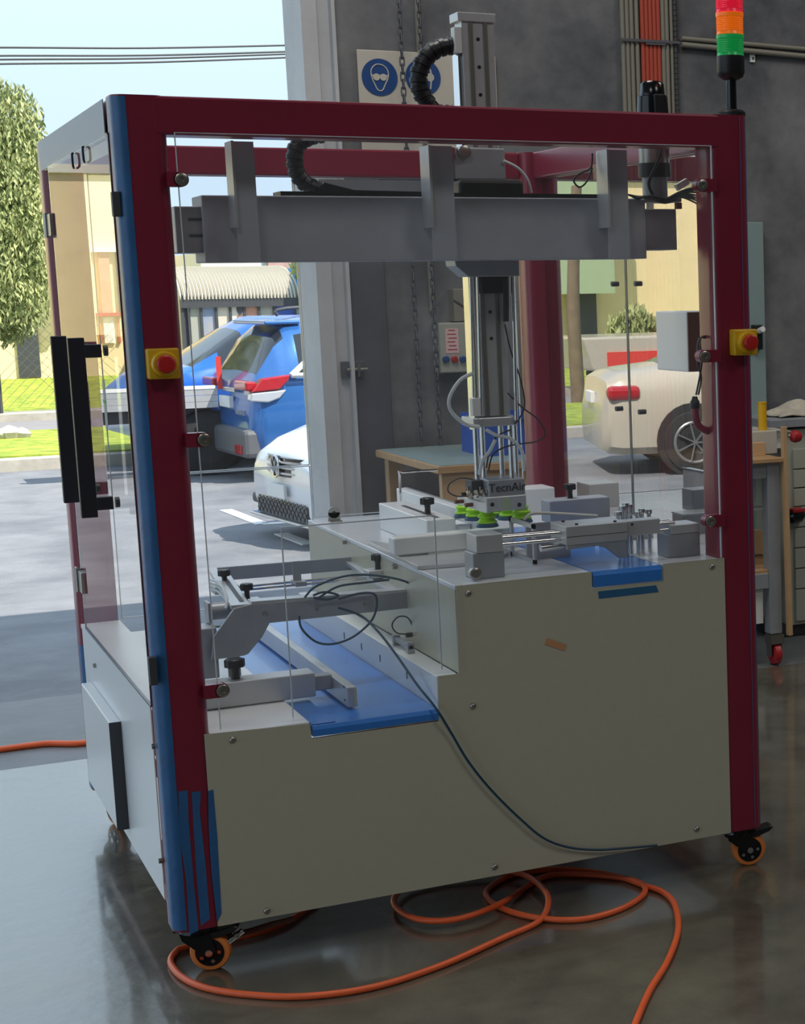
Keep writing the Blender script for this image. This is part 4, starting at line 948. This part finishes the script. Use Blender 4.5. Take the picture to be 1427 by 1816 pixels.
# teal cable trailing down the front panel
pts = [at(x, y, y=YFb - .03) for x, y in ((600, 1078), (640, 1092))] + [at(672, 1122, y=.3), at(705, 1165, y=.2), at(740, 1215, y=.09), at(772, 1255, y=-.012)] + [at(x, y, y=-.014) for x, y in ((800, 1300), (830, 1350), (870, 1400), (920, 1450), (965, 1487), (1010, 1503), (1060, 1507), (1110, 1504), (1165, 1499))]
tag(MB().tube(pts, .0034, 8, 6).build('signal_cable', 'cable'), 'thin dark teal cable trailing down across the cream front panel', 'cable')
# ------------------------------------------------------------------ upper conveyor and fittings
uc = thing('upper_conveyor', (1.25, .5, .89), 'narrow blue belt conveyor let into the upper deck', 'conveyor')
MB().prism([(1.146, -.0035, .888), (1.146, -.0035, .920), (1.146, .006, .931), (1.146, .99, .931), (1.146, .99, .888)], (.205, 0, 0)).build('belt', 'belt', uc, .002)
ZD = .931
def blk(name, px0, py0, px1, py1, y, dy, m, par, z0=None, bev=.003, label=None):
    a, b = at(px0, py0, y=y), at(px1, py1, y=y); return MB().box(a.x, b.x, y, y + dy, b.z if z0 is None else z0, a.z).build(name, m, par, bev, label)
# white side rail boxes
wr = thing('white_rail_box', (.93, .9, ZD), 'short white rail box with a black knob on the upper deck', 'guide rail')
p = at(735, 958, z=ZD); q2 = at(662, 925, z=ZD)
xx0, y0_, y1_ = .90, .62, 1.25
MB().box(xx0, xx0 + .09, .70, 1.22, ZD, ZD + .085).build('box', 'white', wr, .003)
MB().box(xx0 + .038, xx0 + .052, .74, 1.1, ZD + .0852, ZD + .0862).build('slot', 'dgrey', wr)
MB().box(xx0 + .09, xx0 + .142, .72, .85, ZD, ZD + .06).build('block', 'white', wr, .003)
k_ = at(726, 905, y=.85); knob(wr, xx0 + .05, .85, ZD + .085, .02, .05)
lr = thing('long_guide_rail', (1.1, 1.0, ZD), 'long white guide rail running back beside the suction cups', 'guide rail')
MB().box(1.045, 1.075, .66, 1.52, ZD, ZD + .095).build('rail', 'white', lr, .003)
MB().box(1.072, 1.082, .66, 1.52, ZD + .09, ZD + .097).build('rail_cap', 'alud', lr)
MB().box(1.000, 1.045, .89, 1.15, ZD + .005, ZD + .055).build('side_bar', 'alu', lr, .003)
MB().box(.996, 1.044, .862, .889, ZD + .0, ZD + .065).build('end_stop', 'dgrey', lr, .006)
pb = thing('plastic_pusher_board', (.97, .4, ZD), 'thick translucent white plastic board lying on the upper deck', 'board')
a, b = at(697, 938, y=.50), at(905, 975, y=.50)
MB().box(a.x, b.x, .50, .56, ZD + .016, ZD + .068).build('board', 'hdpe', pb, .006, seg=3)
MB().box(a.x + .10, b.x - .02, .505, .555, ZD, ZD + .016).build('spacer', 'wline', pb)
fg = thing('flat_plate', (.86, .5, ZD), 'thin grey plate lying at the left edge of the upper deck', 'plate')
P = [at(x, y, z=ZD + .012) for x, y in ((650, 958), (740, 1004), (880, 993), (905, 975), (760, 972))]
MB().prism(P, (0, 0, -.011)).build('sheet', 'alu', fg, .001)
# linear slide with end blocks along the front of the upper deck
lsd = thing('linear_slide', (1.15, .12, ZD), 'silver linear slide on two grey end blocks along the front of the upper deck', 'slide')
def endblock(px0, px1, pyt, pyb, pym, y, nm):
    a, b = at(px0, pym, y=y), at(px1, pyb, y=y); t_ = at(px0, pyt, y=y)
    MB().box(a.x, b.x, y, y + .075, ZD, a.z).build('end_block', 'alud', lsd, .003)
    MB().box(a.x + .01, b.x - .004, y - .004, y + .08, a.z, t_.z).build('end_cap', 'alu', lsd, .002)
endblock(838, 896, 950, 1028, 982, .06, 'l'); endblock(1183, 1242, 932, 988, 948, .10, 'r')
q = at(842, 1017, y=.04); MB().lathe(q, (0, -1, 0), [(-.02, .013), (0, .0165), (.008, .0165), (.010, .012)], 20).build('roller', 'steel', lsd)
A_, B_ = at(890, 952, y=.10), at(1190, 935, y=.10); zr_ = at(950, 948, y=.10).z
for dz, dy in ((0, 0), (-.001, .035), (-.020, .01)):
    MB().cyl((A_.x - .01, .10 + dy, zr_ + dz), (B_.x + .01, .10 + dy, zr_ + dz), .006, 12).build('guide_shaft', 'chrome', lsd)
a, b = at(1003, 934, y=.065), at(1113, 966, y=.065)
b.z = at(1003, 968, y=.065).z
MB().box(a.x, b.x, .065, .185, b.z, a.z).build('carriage', 'alu', lsd, .002)
c_ = at(1172, 945, y=.08); MB().box(b.x, c_.x, .085, .13, b.z + .008, a.z - .002).build('carriage_arm', 'alu', lsd, .002)
MB().box(a.x + .002, b.x - .002, .0645, .066, b.z + .022, b.z + .024).build('groove', 'dgrey', lsd)
P = [at(x, y, y=.068) for x, y in ((1006, 966), (1110, 955), (1113, 990), (1098, 990), (1075, 972), (1060, 968), (1006, 975))]
MB().prism(P, (0, .012, 0)).build('drop_bracket', 'alud', lsd, .001)
for px, py in ((1024, 945), (1095, 938), (1120, 930)): q = at(px, py, y=.069); MB().cyl(q, q + Vector((0, -.003, 0)), .004, 8).build('screw', 'black', lsd)
for px, py in ((1043, 908), (1068, 916), (1090, 925), (1022, 930), (998, 925)):
    q = at(px, py, z=a.z + .001)
    if .07 < q.y < .18: MB().cyl((q.x, q.y, a.z), (q.x, q.y, a.z + .004), .005, 8).build('screw', 'black', lsd)
a = at(958, 972, y=.13); MB().cyl((a.x, .13, a.z), (a.x + .11, .13, a.z + .005), .011, 14).build('rod_end', 'chrome', lsd)
# folded open bracket behind the slide
ob = thing('open_bracket', (1.1, .3, ZD), 'folded white metal bracket with a square opening behind the slide', 'bracket')
P0 = [at(x, y, y=.28) for x, y in ((905, 920), (943, 936), (943, 995), (905, 975))]
x0_, x1_ = P0[0].x, P0[1].x
MB().box(1.06, 1.068, .22, .42, ZD, ZD + .012).build('frame_bar', 'alu', ob)
f1 = MB(); f1.box(1.06, 1.068, .22, .42, ZD + .10, ZD + .112); f1.box(1.06, 1.068, .22, .235, ZD, ZD + .112); f1.box(1.06, 1.068, .405, .42, ZD, ZD + .112); f1.build('frame_side', 'alu', ob)
MB().box(1.068, 1.20, .30, .308, ZD, ZD + .105).build('web', 'alud', ob)
sw = MB(); sw.tube([at(x, y, z=ZD + .115) for x, y in ((930, 920), (940, 912), (965, 910), (1010, 912), (1060, 915))], .0045, 10, 6); sw.build('padded_strip', 'signw', ob)
# grey blocks with knob (centre right)
gb = thing('clamp_block', (1.4, .5, ZD), 'grey box block topped by a black knob, nearer of the two', 'clamp')
a, b = at(975, 896, y=.62), at(1082, 914, y=.62)
MB().box(a.x, b.x, .62, .70, b.z - .01, a.z + .012).build('block', 'alup', gb, .003); MB().box(a.x + .03, b.x - .05, .63, .69, ZD, b.z - .01).build('stand', 'alud', gb)
kx_ = at(1011, 890, y=.66).x; knob(gb, kx_, .66, a.z + .012, .018, .045)
gc = thing('clamp_block', (1.5, .5, ZD), 'wide grey box block with a silver top, near the right-hand doors', 'clamp')
MB().box(1.40, 1.55, .50, .58, ZD, ZD + .06).build('block', 'alud', gc, .003)
MB().box(1.40, 1.55, .495, .585, ZD + .06, ZD + .066).build('cap', 'alu', gc, .001)
sf = thing('sensor_fittings', (1.38, .3, ZD), 'cluster of small chrome pneumatic fittings behind the slide', 'fittings')
for k, (px, py) in enumerate(((1103, 905), (1112, 900), (1122, 903), (1130, 915), (1140, 910), (1155, 912), (1095, 915))):
    q = at(px, py, y=.22); o = MB(); o.cyl((q.x, .22 + .01 * (k % 3), ZD), (q.x, .22 + .01 * (k % 3), q.z), .006, 10); o.cyl((q.x, .22 + .01 * (k % 3), q.z), (q.x, .22 + .01 * (k % 3), q.z + .012), .010, 10); o.build('fitting', 'chrome', sf)
eb = thing('deck_eyelet', (.82, 1.55, ZD), 'small steel tab with a hole at the back edge of the deck', 'bracket')
q = at(592, 905, y=1.5); o = MB(); o.box(q.x - .02, q.x + .02, 1.5, 1.506, ZD, ZD + .03); o.cyl((q.x, 1.5, ZD + .03), (q.x, 1.506, ZD + .03), .02, 18); o.build('tab', 'steel', eb)
MB().cyl((q.x, 1.498, ZD + .03), (q.x, 1.5, ZD + .03), .005, 10).build('hole', 'black', eb)
MB().box(q.x - .02, q.x + .02, 1.475, 1.506, ZD, ZD + .004).build('foot', 'steel', eb)
bx = thing('base_block', (1.5, 1.35, ZD), 'pale grey box at the foot of the rear right post', 'box')
a, b = at(928, 868, y=1.30), at(985, 905, y=1.30); MB().box(a.x, b.x, 1.30, 1.42, ZD, a.z).build('block', 'white', bx, .004)
# ------------------------------------------------------------------ workbench behind the machine
BL = .80
wb = thing('workbench', (2.3, 2.4, 0), 'low bench with a plywood top behind the machine', 'table')
a, b = at(776, 828, y=2.35), at(1010, 850, y=2.35)
zt = a.z
MB().box(a.x, a.x + BL, 2.35, 3.25, zt - .03, zt).build('top', 'mill', wb, .003)
MB().box(a.x + .01, a.x + BL - .01, 2.36, 3.24, zt, zt + .003).build('mat', 'lgreen', wb)
MB().box(a.x + .02, a.x + BL - .02, 2.37, 2.40, zt - .18, zt - .03).build('apron', 'wood', wb)
for x in (a.x + .03, a.x + BL - .09):
    for y in (2.38, 3.16): MB().box(x, x + .06, y, y + .06, 0, zt - .03).build('leg', 'wood', wb)
cr = thing('storage_crate', (2.2, 2.6, zt), 'translucent blue plastic crate on the plywood bench', 'crate')
q = at(862, 835, y=2.6); x0_ = q.x
for nm_, args in (('wall', (x0_, x0_ + .45, 2.6, 2.61, zt + .003, zt + .17)), ('wall', (x0_, x0_ + .45, 2.9, 2.91, zt + .003, zt + .17)), ('wall', (x0_, x0_ + .01, 2.61, 2.9, zt + .003, zt + .17)), ('wall', (x0_ + .44, x0_ + .45, 2.61, 2.9, zt + .003, zt + .17)), ('bottom', (x0_ + .01, x0_ + .44, 2.61, 2.9, zt + .003, zt + .01)), ('rim', (x0_ - .01, x0_ + .46, 2.59, 2.60, zt + .15, zt + .175))):
    MB().box(*args).build(nm_, 'bluep', cr, .002)
# ------------------------------------------------------------------ wall fixtures
YW = YI
sg = thing('safety_sign', (1.9, YW, 2.5), 'off-white safety sign with blue circular symbols on the concrete wall', 'sign')
a, b = at(632, 87, y=YW - .02), at(640, 300, y=YW - .02)
sx0, sx1, sz0, sz1 = a.x, a.x + .62, b.z - .03, a.z
MB().box(sx0, sx1, YW - .02, YW - .012, sz0, sz1).build('board', 'signw', sg, .004)
def disc(px, py, nm='symbol'):
    q = at(px, py, y=YW - .021); MB().cyl((q.x, YW - .0235, q.z), (q.x, YW - .02, q.z), .078, 36).build('symbol_disc', 'signb', sg); return q
q = disc(673, 137); hd = MB(); o3 = lambda x, z, y=YW - .025: (q.x + x, y, q.z + z)
hd.tube([o3(-.035, .0), o3(-.036, .03), o3(-.015, .052), (q.x + .015, YW - .025, q.z + .05), o3(.035, .03), o3(.036, .0), o3(.022, -.03), o3(.008, -.055), o3(-.01, -.055), o3(-.024, -.03)], .0028, 6, 4, True)
hd.cyl(o3(-.015, .0), o3(-.015, .0, YW - .027), .015, 16); hd.cyl(o3(.015, .0), o3(.015, .0, YW - .027), .015, 16); hd.box(q.x - .04, q.x + .04, YW - .0265, YW - .0235, q.z + .004, q.z + .01)
hd.build('pictogram', 'signw', sg)
q = disc(750, 137)
hd = MB(); hd.tube([(q.x - .03, YW - .025, q.z - .05), (q.x - .035, YW - .025, q.z + .01), (q.x - .02, YW - .025, q.z + .045), (q.x + .015, YW - .025, q.z + .05), (q.x + .035, YW - .025, q.z + .02), (q.x + .03, YW - .025, q.z - .05)], .004, 6, 4); hd.cyl((q.x + .03, YW - .024, q.z), (q.x + .03, YW - .027, q.z), .018, 16); hd.build('pictogram', 'signw', sg)
q = disc(834, 137); hd = MB(); hd.prism([(q.x - .04, YW - .024, q.z - .03), (q.x + .045, YW - .024, q.z - .03), (q.x + .045, YW - .024, q.z - .01), (q.x + .005, YW - .024, q.z + .0), (q.x + .0, YW - .024, q.z + .04), (q.x - .04, YW - .024, q.z + .04)], (0, -.003, 0)); hd.build('pictogram', 'signw', sg)
q = at(798, 193, y=YW - .022); text('lettering', 'FOW', .045, TL(q.x, YW - .0215, q.z), 'dtext', sg, .001)
dt = MB()
for k in range(12):
    q = at(687 + k * 4.2, 251, y=YW - .021)
    if k not in (5, 9): dt.box(q.x - .003, q.x + .003, YW - .0225, YW - .02, q.z, q.z + .012)
dt.build('lettering', 'dtext', sg)
def linkchain(px0, py0, px1, py1, y, label):
    a, b = at(px0, py0, y=y), at(px1, py1, y=y); a.x = (a.x + b.x) / 2; x = a.x
    t = thing('hoist_chain', (x, y, a.z), label, 'chain', 'chains of the roller door')
    z = a.z; k = 0; ms = []
    for vert in (0, 1):
        u = MB(); r = .0095; hl = .012; pts = []
        for i in range(12):
            an = 2 * PI * i / 12; px_ = r * math.cos(an); pz = r * math.sin(an) + (hl if math.sin(an) > .01 else -hl if math.sin(an) < -.01 else 0)
            pts.append((px_, 0, pz) if vert else (0, px_, pz))
        u.tube(pts, .0035, 5, 1, True); ms.append(u.build('link', 'dsteel', None))
    first = list(ms)
    while z > b.z:
        o = ms[k % 2] if k < 2 else first[k % 2].copy()
        if k >= 2: COL.objects.link(o)
        o.parent = t; o.location = (0, 0, z - a.z); z -= .0315; k += 1
linkchain(703, -40, 752, 830, YI - .12, 'long steel hoist chain hanging left, in front of the first blue symbol')
linkchain(738, -40, 785, 820, YI - .12, 'long steel hoist chain hanging right, behind the black cable chain')
# control box of the roller door
cbx = thing('door_control_box', (1.85, YW, 1.45), 'grey wall box with a pink notice and three round buttons', 'control box')
a, b = at(777, 573, y=YW - .10), at(835, 660, y=YW - .10)
MB().box(a.x, b.x, YW - .10, YW, b.z, a.z).build('housing', 'cab', cbx, .006)
a2, b2 = at(789, 583, y=YW - .102), at(814, 626, y=YW - .102); MB().box(a2.x, b2.x, YW - .102, YW - .10, b2.z, a2.z).build('notice', 'pink', cbx)
ln = MB()
for k in range(6): ln.box(a2.x + .008 + (k % 2) * .006, b2.x - .008 - (k % 3) * .004, YW - .1028, YW - .102, b2.z + .014 + k * .017, b2.z + .018 + k * .017)
ln.build('printed_lines', 'cred', cbx)
for px, m_ in ((790, 'signb'), (805, 'cred'), (820, 'signb')):
    q = at(px, 637, y=YW - .10); MB().lathe((q.x, YW - .10, q.z), (0, -1, 0), [(0, .015), (.012, .015), (.015, .011)], 16).build('button', m_, cbx)
jb = thing('junction_box', (1.87, YW, 1.7), 'plain grey junction box above the wall control box', 'box')
a, b = at(803, 512, y=YW - .07), at(830, 570, y=YW - .07); MB().box(a.x, b.x + .02, YW - .07, YW, b.z, a.z).build('housing', 'cgrey', jb, .004)
MB().bar((a.x, YW - .072, a.z - .05), (b.x, YW - .072, a.z - .09), .004, .006).build('strap', 'dgrey', jb)
# conduits
def vcond(px, m, r, lab, grp, corr=False, zb=.3):
    q = at(px, 100, y=YW - r - .01); c = MB()
    if corr:
        pr_ = []; z = zb
        while z < 4.6: pr_ += [(z, r), (z + .012, r), (z + .013, r * .78), (z + .022, r * .78)]; z += .024
        c.lathe((q.x, YW - r - .01, 0), (0, 0, 1), pr_, 8)
    else: c.cyl((q.x, YW - r - .01, zb), (q.x, YW - r - .01, 4.7), r, 10)
    return tag(c.build('conduit', m), lab, 'pipe', grp)
for k, px in enumerate((1105, 1113, 1121, 1130)): vcond(px, 'cgrey', .0105, 'vertical grey wall conduit, %s from the left end of the bunch' % ('first', 'second', 'third', 'fourth')[k], 'left grey wall conduits')
for k, px in enumerate((1140, 1147, 1154, 1161, 1168)): vcond(px, 'cord', .0105, 'vertical orange-red wall conduit, %s of the five orange ones' % ('leftmost', 'second from left', 'middle one', 'fourth from left', 'rightmost')[k], 'orange wall conduits')
for k, px in enumerate((1176, 1183)): vcond(px, 'cgrey', .0105, ('vertical grey wall conduit touching the rightmost orange one', 'vertical grey wall conduit, second to the right of the orange ones')[k], 'right grey wall conduits')
vcond(1191, 'cgrey', .008, 'thin grey vertical conduit beside the corrugated one', None); vcond(1198, 'dgrey', .011, 'dark corrugated vertical conduit at the right of the bunch', None, True)
cs = MB(); a, b = at(1098, 70, y=YW - .035), at(1205, 74, y=YW - .035); cs.bar((a.x, YW - .038, a.z), (b.x, YW - .038, a.z), .006, .012); cs.bar((at(1140, 0, y=YW).x - .01, YW - .038, a.z - .012), (at(1168, 0, y=YW).x + .01, YW - .038, a.z - .012), .006, .008)
tag(cs.build('conduit_strap', 'dsteel'), 'dark strap clamping the vertical conduits to the wall', 'bracket')
for k, (py0, py1, r) in enumerate(((68, 86, .011), (79, 99, .013))):
    a, b = at(1208, py0, y=YW - .02), at(1440, py1 + 2, y=YW - .02); b2 = b + (b - a) * 2
    tag(MB().cyl((a.x, YW - r - .008, a.z), (b2.x, YW - r - .008, b2.z), r, 10).build('conduit', 'cgrey'), ('upper horizontal grey conduit running to the right edge', 'lower horizontal grey conduit running to the right edge')[k], 'pipe')
q = at(1336, 103, y=YW - .02); sd_ = thing('saddle_clip', (q.x, YW, q.z), 'small white saddle clip under the horizontal conduits', 'bracket')
MB().box(q.x - .012, q.x + .012, YW - .012, YW, q.z - .018, q.z + .018).build('plate', 'wline', sd_, .001); MB().cyl((q.x, YW - .016, q.z), (q.x, YW - .012, q.z), .006, 10).build('screw', 'dgrey', sd_)
a = at(742, 40, y=YW - .02); o = tag(MB().cyl((a.x, YW - .012, 1.6), (a.x, YW - .012, 4.7), .013, 10).build('conduit', 'cgrey'), 'single grey conduit behind the hoist chains', 'pipe')
# pale board, its switch
a, b = at(1322, 394, y=YW - .05), at(1358, 730, y=YW - .05)
pbx = tag(MB().box(a.x - .02, b.x + .0, YW - .06, YW, 0.3, a.z).build('wall_board', 'lgreen', None, .003), 'tall pale grey-green board standing against the wall at the right post', 'board')
q = at(1346, 598, y=YW - .09); swt = thing('power_outlet', (q.x, YW - .06, q.z), 'black power outlet with a plug on the pale board', 'switch')
MB().box(q.x - .03, q.x + .02, YW - .09, YW - .06, q.z - .06, q.z + .06).build('plate', 'black', swt, .004); MB().cyl((q.x, YW - .13, q.z + .04), (q.x, YW - .09, q.z + .03), .014, 12).build('plug', 'wline', swt)
# ------------------------------------------------------------------ right-hand cart
CX_ = 2.995; CY_ = 2.45
ct = thing('workshop_cart', (2.8, 2.7, 0), 'steel framed workshop cart with a plywood top at the right', 'cart')
z_t = at(1390, 810, y=CY_).z; z_b = at(1390, 1122, y=CY_).z
for x in (2.66, CX_):
    for y in (CY_, 3.0):
        MB().box(x - .03, x + .03, y, y + .06, z_b, z_t - .02).build('leg', 'alud', ct, .003)
        w = MB(); w.lathe((x - .018, y + .02, .05), (1, 0, 0), [(0, .03), (.004, .047), (.01, .05), (.03, .05), (.036, .03)], 20); w.build('wheel', 'cred', ct)
        w = MB(); w.box(x - .035, x + .03, y - .015, y + .05, z_b - .045, z_b - .004); w.box(x - .032, x - .027, y + .0, y + .04, .04, z_b - .02); w.box(x + .022, x + .027, y + .0, y + .04, .04, z_b - .02); w.build('fork', 'steel', ct)
MB().box(2.62, CX_ + .04, CY_ - .03, 3.1, z_t - .02, z_t).build('top', 'mill', ct, .003)
for z0_, z1_, m_ in ((z_t - .09, z_t - .02, 'alud'), (at(1350, 1018, y=CY_).z - .07, at(1350, 1018, y=CY_).z, 'alud')):
    MB().box(2.69, CX_ - .03, CY_ + .005, CY_ + .045, z0_, z1_).build('rail', m_, ct, .003)
zs = at(1350, 900, y=CY_ + .05).z; MB().box(2.64, CX_ + .02, CY_ + .05, 3.0, zs - .012, zs).build('shelf', 'alu', ct)
zs2 = at(1350, 1018, y=CY_).z; MB().box(2.64, CX_ + .02, CY_ + .01, 3.02, zs2, zs2 + .014).build('shelf', 'mill', ct)
MB().bar((CX_ + .055, CY_ - .02, z_b - .01), (CX_ + .045, CY_ - .02, at(1400, 755, y=CY_).z), .03, .02, (1, 0, 0)).build('batten', 'wood', ct, .002)
q = at(1352, 1080, y=CY_ + .03); MB().box(2.69, CX_ - .05, CY_ + .03, CY_ + .04, at(1350, 1108, y=CY_).z, at(1350, 1048, y=CY_).z).build('lower_panel', 'wline', ct)
bx2 = thing('cardboard_box', (2.9, 2.6, z_t), 'white cardboard box on the cart top', 'box')
a, b = at(1335, 765, y=2.6), at(1378, 805, y=2.6); MB().box(a.x - .05, b.x, 2.6, 2.8, z_t, at(1350, 765, y=2.6).z).build('box', 'signw', bx2, .003)
fl_ = MB(); zz_ = at(1350, 765, y=2.6).z; fl_.add([(b.x, 2.6, zz_), (b.x + .09, 2.62, zz_ - .01), (b.x + .09, 2.8, zz_ - .005), (b.x, 2.8, zz_)], [(0, 1, 2, 3)]); fo = fl_.build('flap', 'signw', bx2); so = fo.modifiers.new('s', 'SOLIDIFY'); so.thickness = .003
MB().box(a.x - .03, a.x + .035, 2.55, 2.585, z_t, z_t + .06).build('small_carton', 'wood', bx2, .002)
yr = thing('yellow_tube', (2.9, 2.65, zz_), 'bright yellow tube standing on the white box', 'tube')
q0, q1 = at(1352, 764, y=2.65), at(1352, 715, y=2.65); MB().cyl((q0.x, 2.65, zz_), (q0.x, 2.65, q1.z), .020, 20).build('tube', 'yellow', yr); MB().cyl((q0.x, 2.65, q1.z), (q0.x, 2.65, q1.z + .006), .0215, 20).build('cap', 'yellow', yr)
rg = thing('red_clamp_grip', (CX_ + .08, CY_, z_t), 'red plastic grip clamped to the end of the cart', 'clamp')
q = at(1408, 772, y=CY_ - .02); MB().lathe(q + Vector((-.02, 0, 0)), (1, 0, -.2), [(0, .012), (.012, .026), (.03, .028), (.05, .02), (.055, .008)], 16).build('grip', 'cred', rg); MB().cyl(q + Vector((-.05, .01, -.01)), q + Vector((-.02, 0, 0)), .008, 10).build('stem', 'steel', rg)
wd2 = thing('wooden_offcut', (2.8, 2.6, zs2), 'pale wooden offcut leaning on the lower shelf', 'wood')
P = [at(x, y, y=2.62) for x, y in ((1335, 940), (1350, 940), (1372, 985), (1335, 982))]; dz_ = zs2 + .014 - P[2].z
MB().prism(P, (0, .05, 0)).build('board', 'wood', wd2, .002); MB().box(P[0].x, P[0].x + .07, 2.63, 2.66, zs2 + .014, P[2].z + .004).build('batten', 'wood', wd2)
gpn = thing('grey_bin', (2.8, 2.8, zs), 'dark grey bin on the middle shelf of the cart', 'bin')
MB().box(2.70, CX_ - .08, 2.75, 2.95, zs, z_t - .11).build('body', 'dgrey', gpn, .006)
# drawer cabinet
dc = thing('drawer_cabinet', (3.5, 2.9, 0), 'grey-green drawer cabinet behind the cart', 'cabinet')
zc_ = at(1410, 742, y=2.95).z; x0_ = at(1398, 900, y=2.95).x
MB().box(x0_, x0_ + .9, 2.96, 3.34, .06, zc_ - .05).build('body', 'cab', dc, .003)
MB().box(x0_ - .10, x0_ + .95, 2.93, 3.345, zc_ - .04, zc_).build('top', 'alud', dc, .003)
MB().box(x0_ - .05, x0_ + .9, 3.0, 3.34, .0, .06).build('plinth', 'dgrey', dc)
z = .08
for k, hgt in enumerate((.16, .1, .1, .1, .1, .09, .09, .1)):
    if z + hgt > zc_ - .06: break
    d = MB().box(x0_ + .03, x0_ + .86, 2.945, 2.96, z, z + hgt - .006).build('drawer', 'cab', dc, .002)
    MB().box(x0_ + .12, x0_ + .5, 2.93, 2.945, z + hgt - .035, z + hgt - .022).build('pull', 'alud', d, .001); z += hgt
MB().box(x0_ - .11, x0_ - .005, 2.97, 3.33, zc_ - .14, zc_ - .041).build('side_box', 'wline', dc, .002)
rag = MB(); vs = []; fs = []; nx, ny = 14, 10; q = at(1405, 722, y=3.05)
for i in range(nx):
    for j in range(ny):
        u, v = i / (nx - 1), j / (ny - 1); hh = .055 * math.sin(PI * u) * math.sin(PI * v) + .012 * math.sin(9 * u + 4 * v) * math.sin(PI * u) + .01 * math.sin(13 * v) * math.sin(PI * v)
        vs.append((q.x - .10 + .32 * u + .02 * math.sin(7 * v), 3.0 + .22 * v, zc_ + .004 + max(0, hh)))
for i in range(nx - 1):
    for j in range(ny - 1): k = i * ny + j; fs.append((k, k + ny, k + ny + 1, k + 1))
rag.add(vs, fs, True); o = rag.build('cloth', 'rag'); s_ = o.modifiers.new('s', 'SOLIDIFY'); s_.thickness = .005; s_.offset = 1; tag(o, 'crumpled off-white cloth on top of the drawer cabinet', 'cloth')
rc = thing('red_can', (x0_, 2.9, .5), 'red and black tool hanging in front of the cabinet drawers', 'tool')
q = at(1415, 918, y=2.88); MB().lathe(q + Vector((-.03, .04, 0)), (1, 0, .1), [(0, .02), (.01, .035), (.06, .035), (.08, .02)], 16).build('body', 'blackg', rc); MB().box(q.x - .02, q.x + .05, 2.885, 2.945, q.z + .022, q.z + .04).build('handle', 'cred', rc, .004)
# ------------------------------------------------------------------ hoses on the floor
def F(pts, z=.009): return [Vector((p.x, p.y, z)) for p in (at(x, y, z=z) for x, y in pts)]
pts = F([(1118, 1835), (1150, 1760), (1183, 1705), (1202, 1650), (1196, 1605), (1175, 1582), (1140, 1570), (1085, 1552), (1000, 1542), (915, 1550), (866, 1576), (868, 1596), (900, 1615), (960, 1629), (1035, 1630), (1105, 1610), (1143, 1582), (1125, 1562), (1050, 1552), (975, 1553), (935, 1572)]) 
pts += F([(880, 1606), (810, 1630), (745, 1631), (705, 1612), (700, 1590), (730, 1565), (800, 1550), (880, 1545), (930, 1552), (962, 1575), (972, 1600)], .024) + F([(955, 1634), (890, 1664), (780, 1713), (660, 1751), (540, 1767), (440, 1764), (365, 1752), (322, 1732), (303, 1708), (310, 1690), (330, 1680)])
pts += F([(420, 1664), (500, 1640), (560, 1600)])
tag(MB().tube(pts, .0085, 10, 8).build('air_hose', 'hose'), 'orange air hose coiled on the floor in front of and under the machine', 'hose')
pts = F([(-60, 1336), (0, 1329), (80, 1319), (145, 1318), (215, 1303), (300, 1290)])
tag(MB().tube(pts, .012, 10, 6).build('extension_lead', 'hose'), 'orange lead lying across the door threshold at the left', 'hose')
# cable tie and lead under the near left caster beam
tag(MB().tube([at(x, y, y=.06) for x, y in ((398, 1660), (440, 1652), (480, 1640), (520, 1630))], .008, 8, 5).build('power_lead', 'brown'), 'short dark lead slung under the cream front panel', 'cable')
ti = thing('hose_coupling', (.15, .05, .1), 'silver hose coupling beside the near left caster', 'coupling')
q = at(417, 1661, y=.03); MB().cyl(q + Vector((-.02, 0, -.012)), q + Vector((.02, 0, .012)), .009, 12).build('body', 'chrome', ti); MB().cyl(q + Vector((.0, 0, 0)), q + Vector((.008, 0, .005)), .012, 12).build('ring', 'steel', ti)
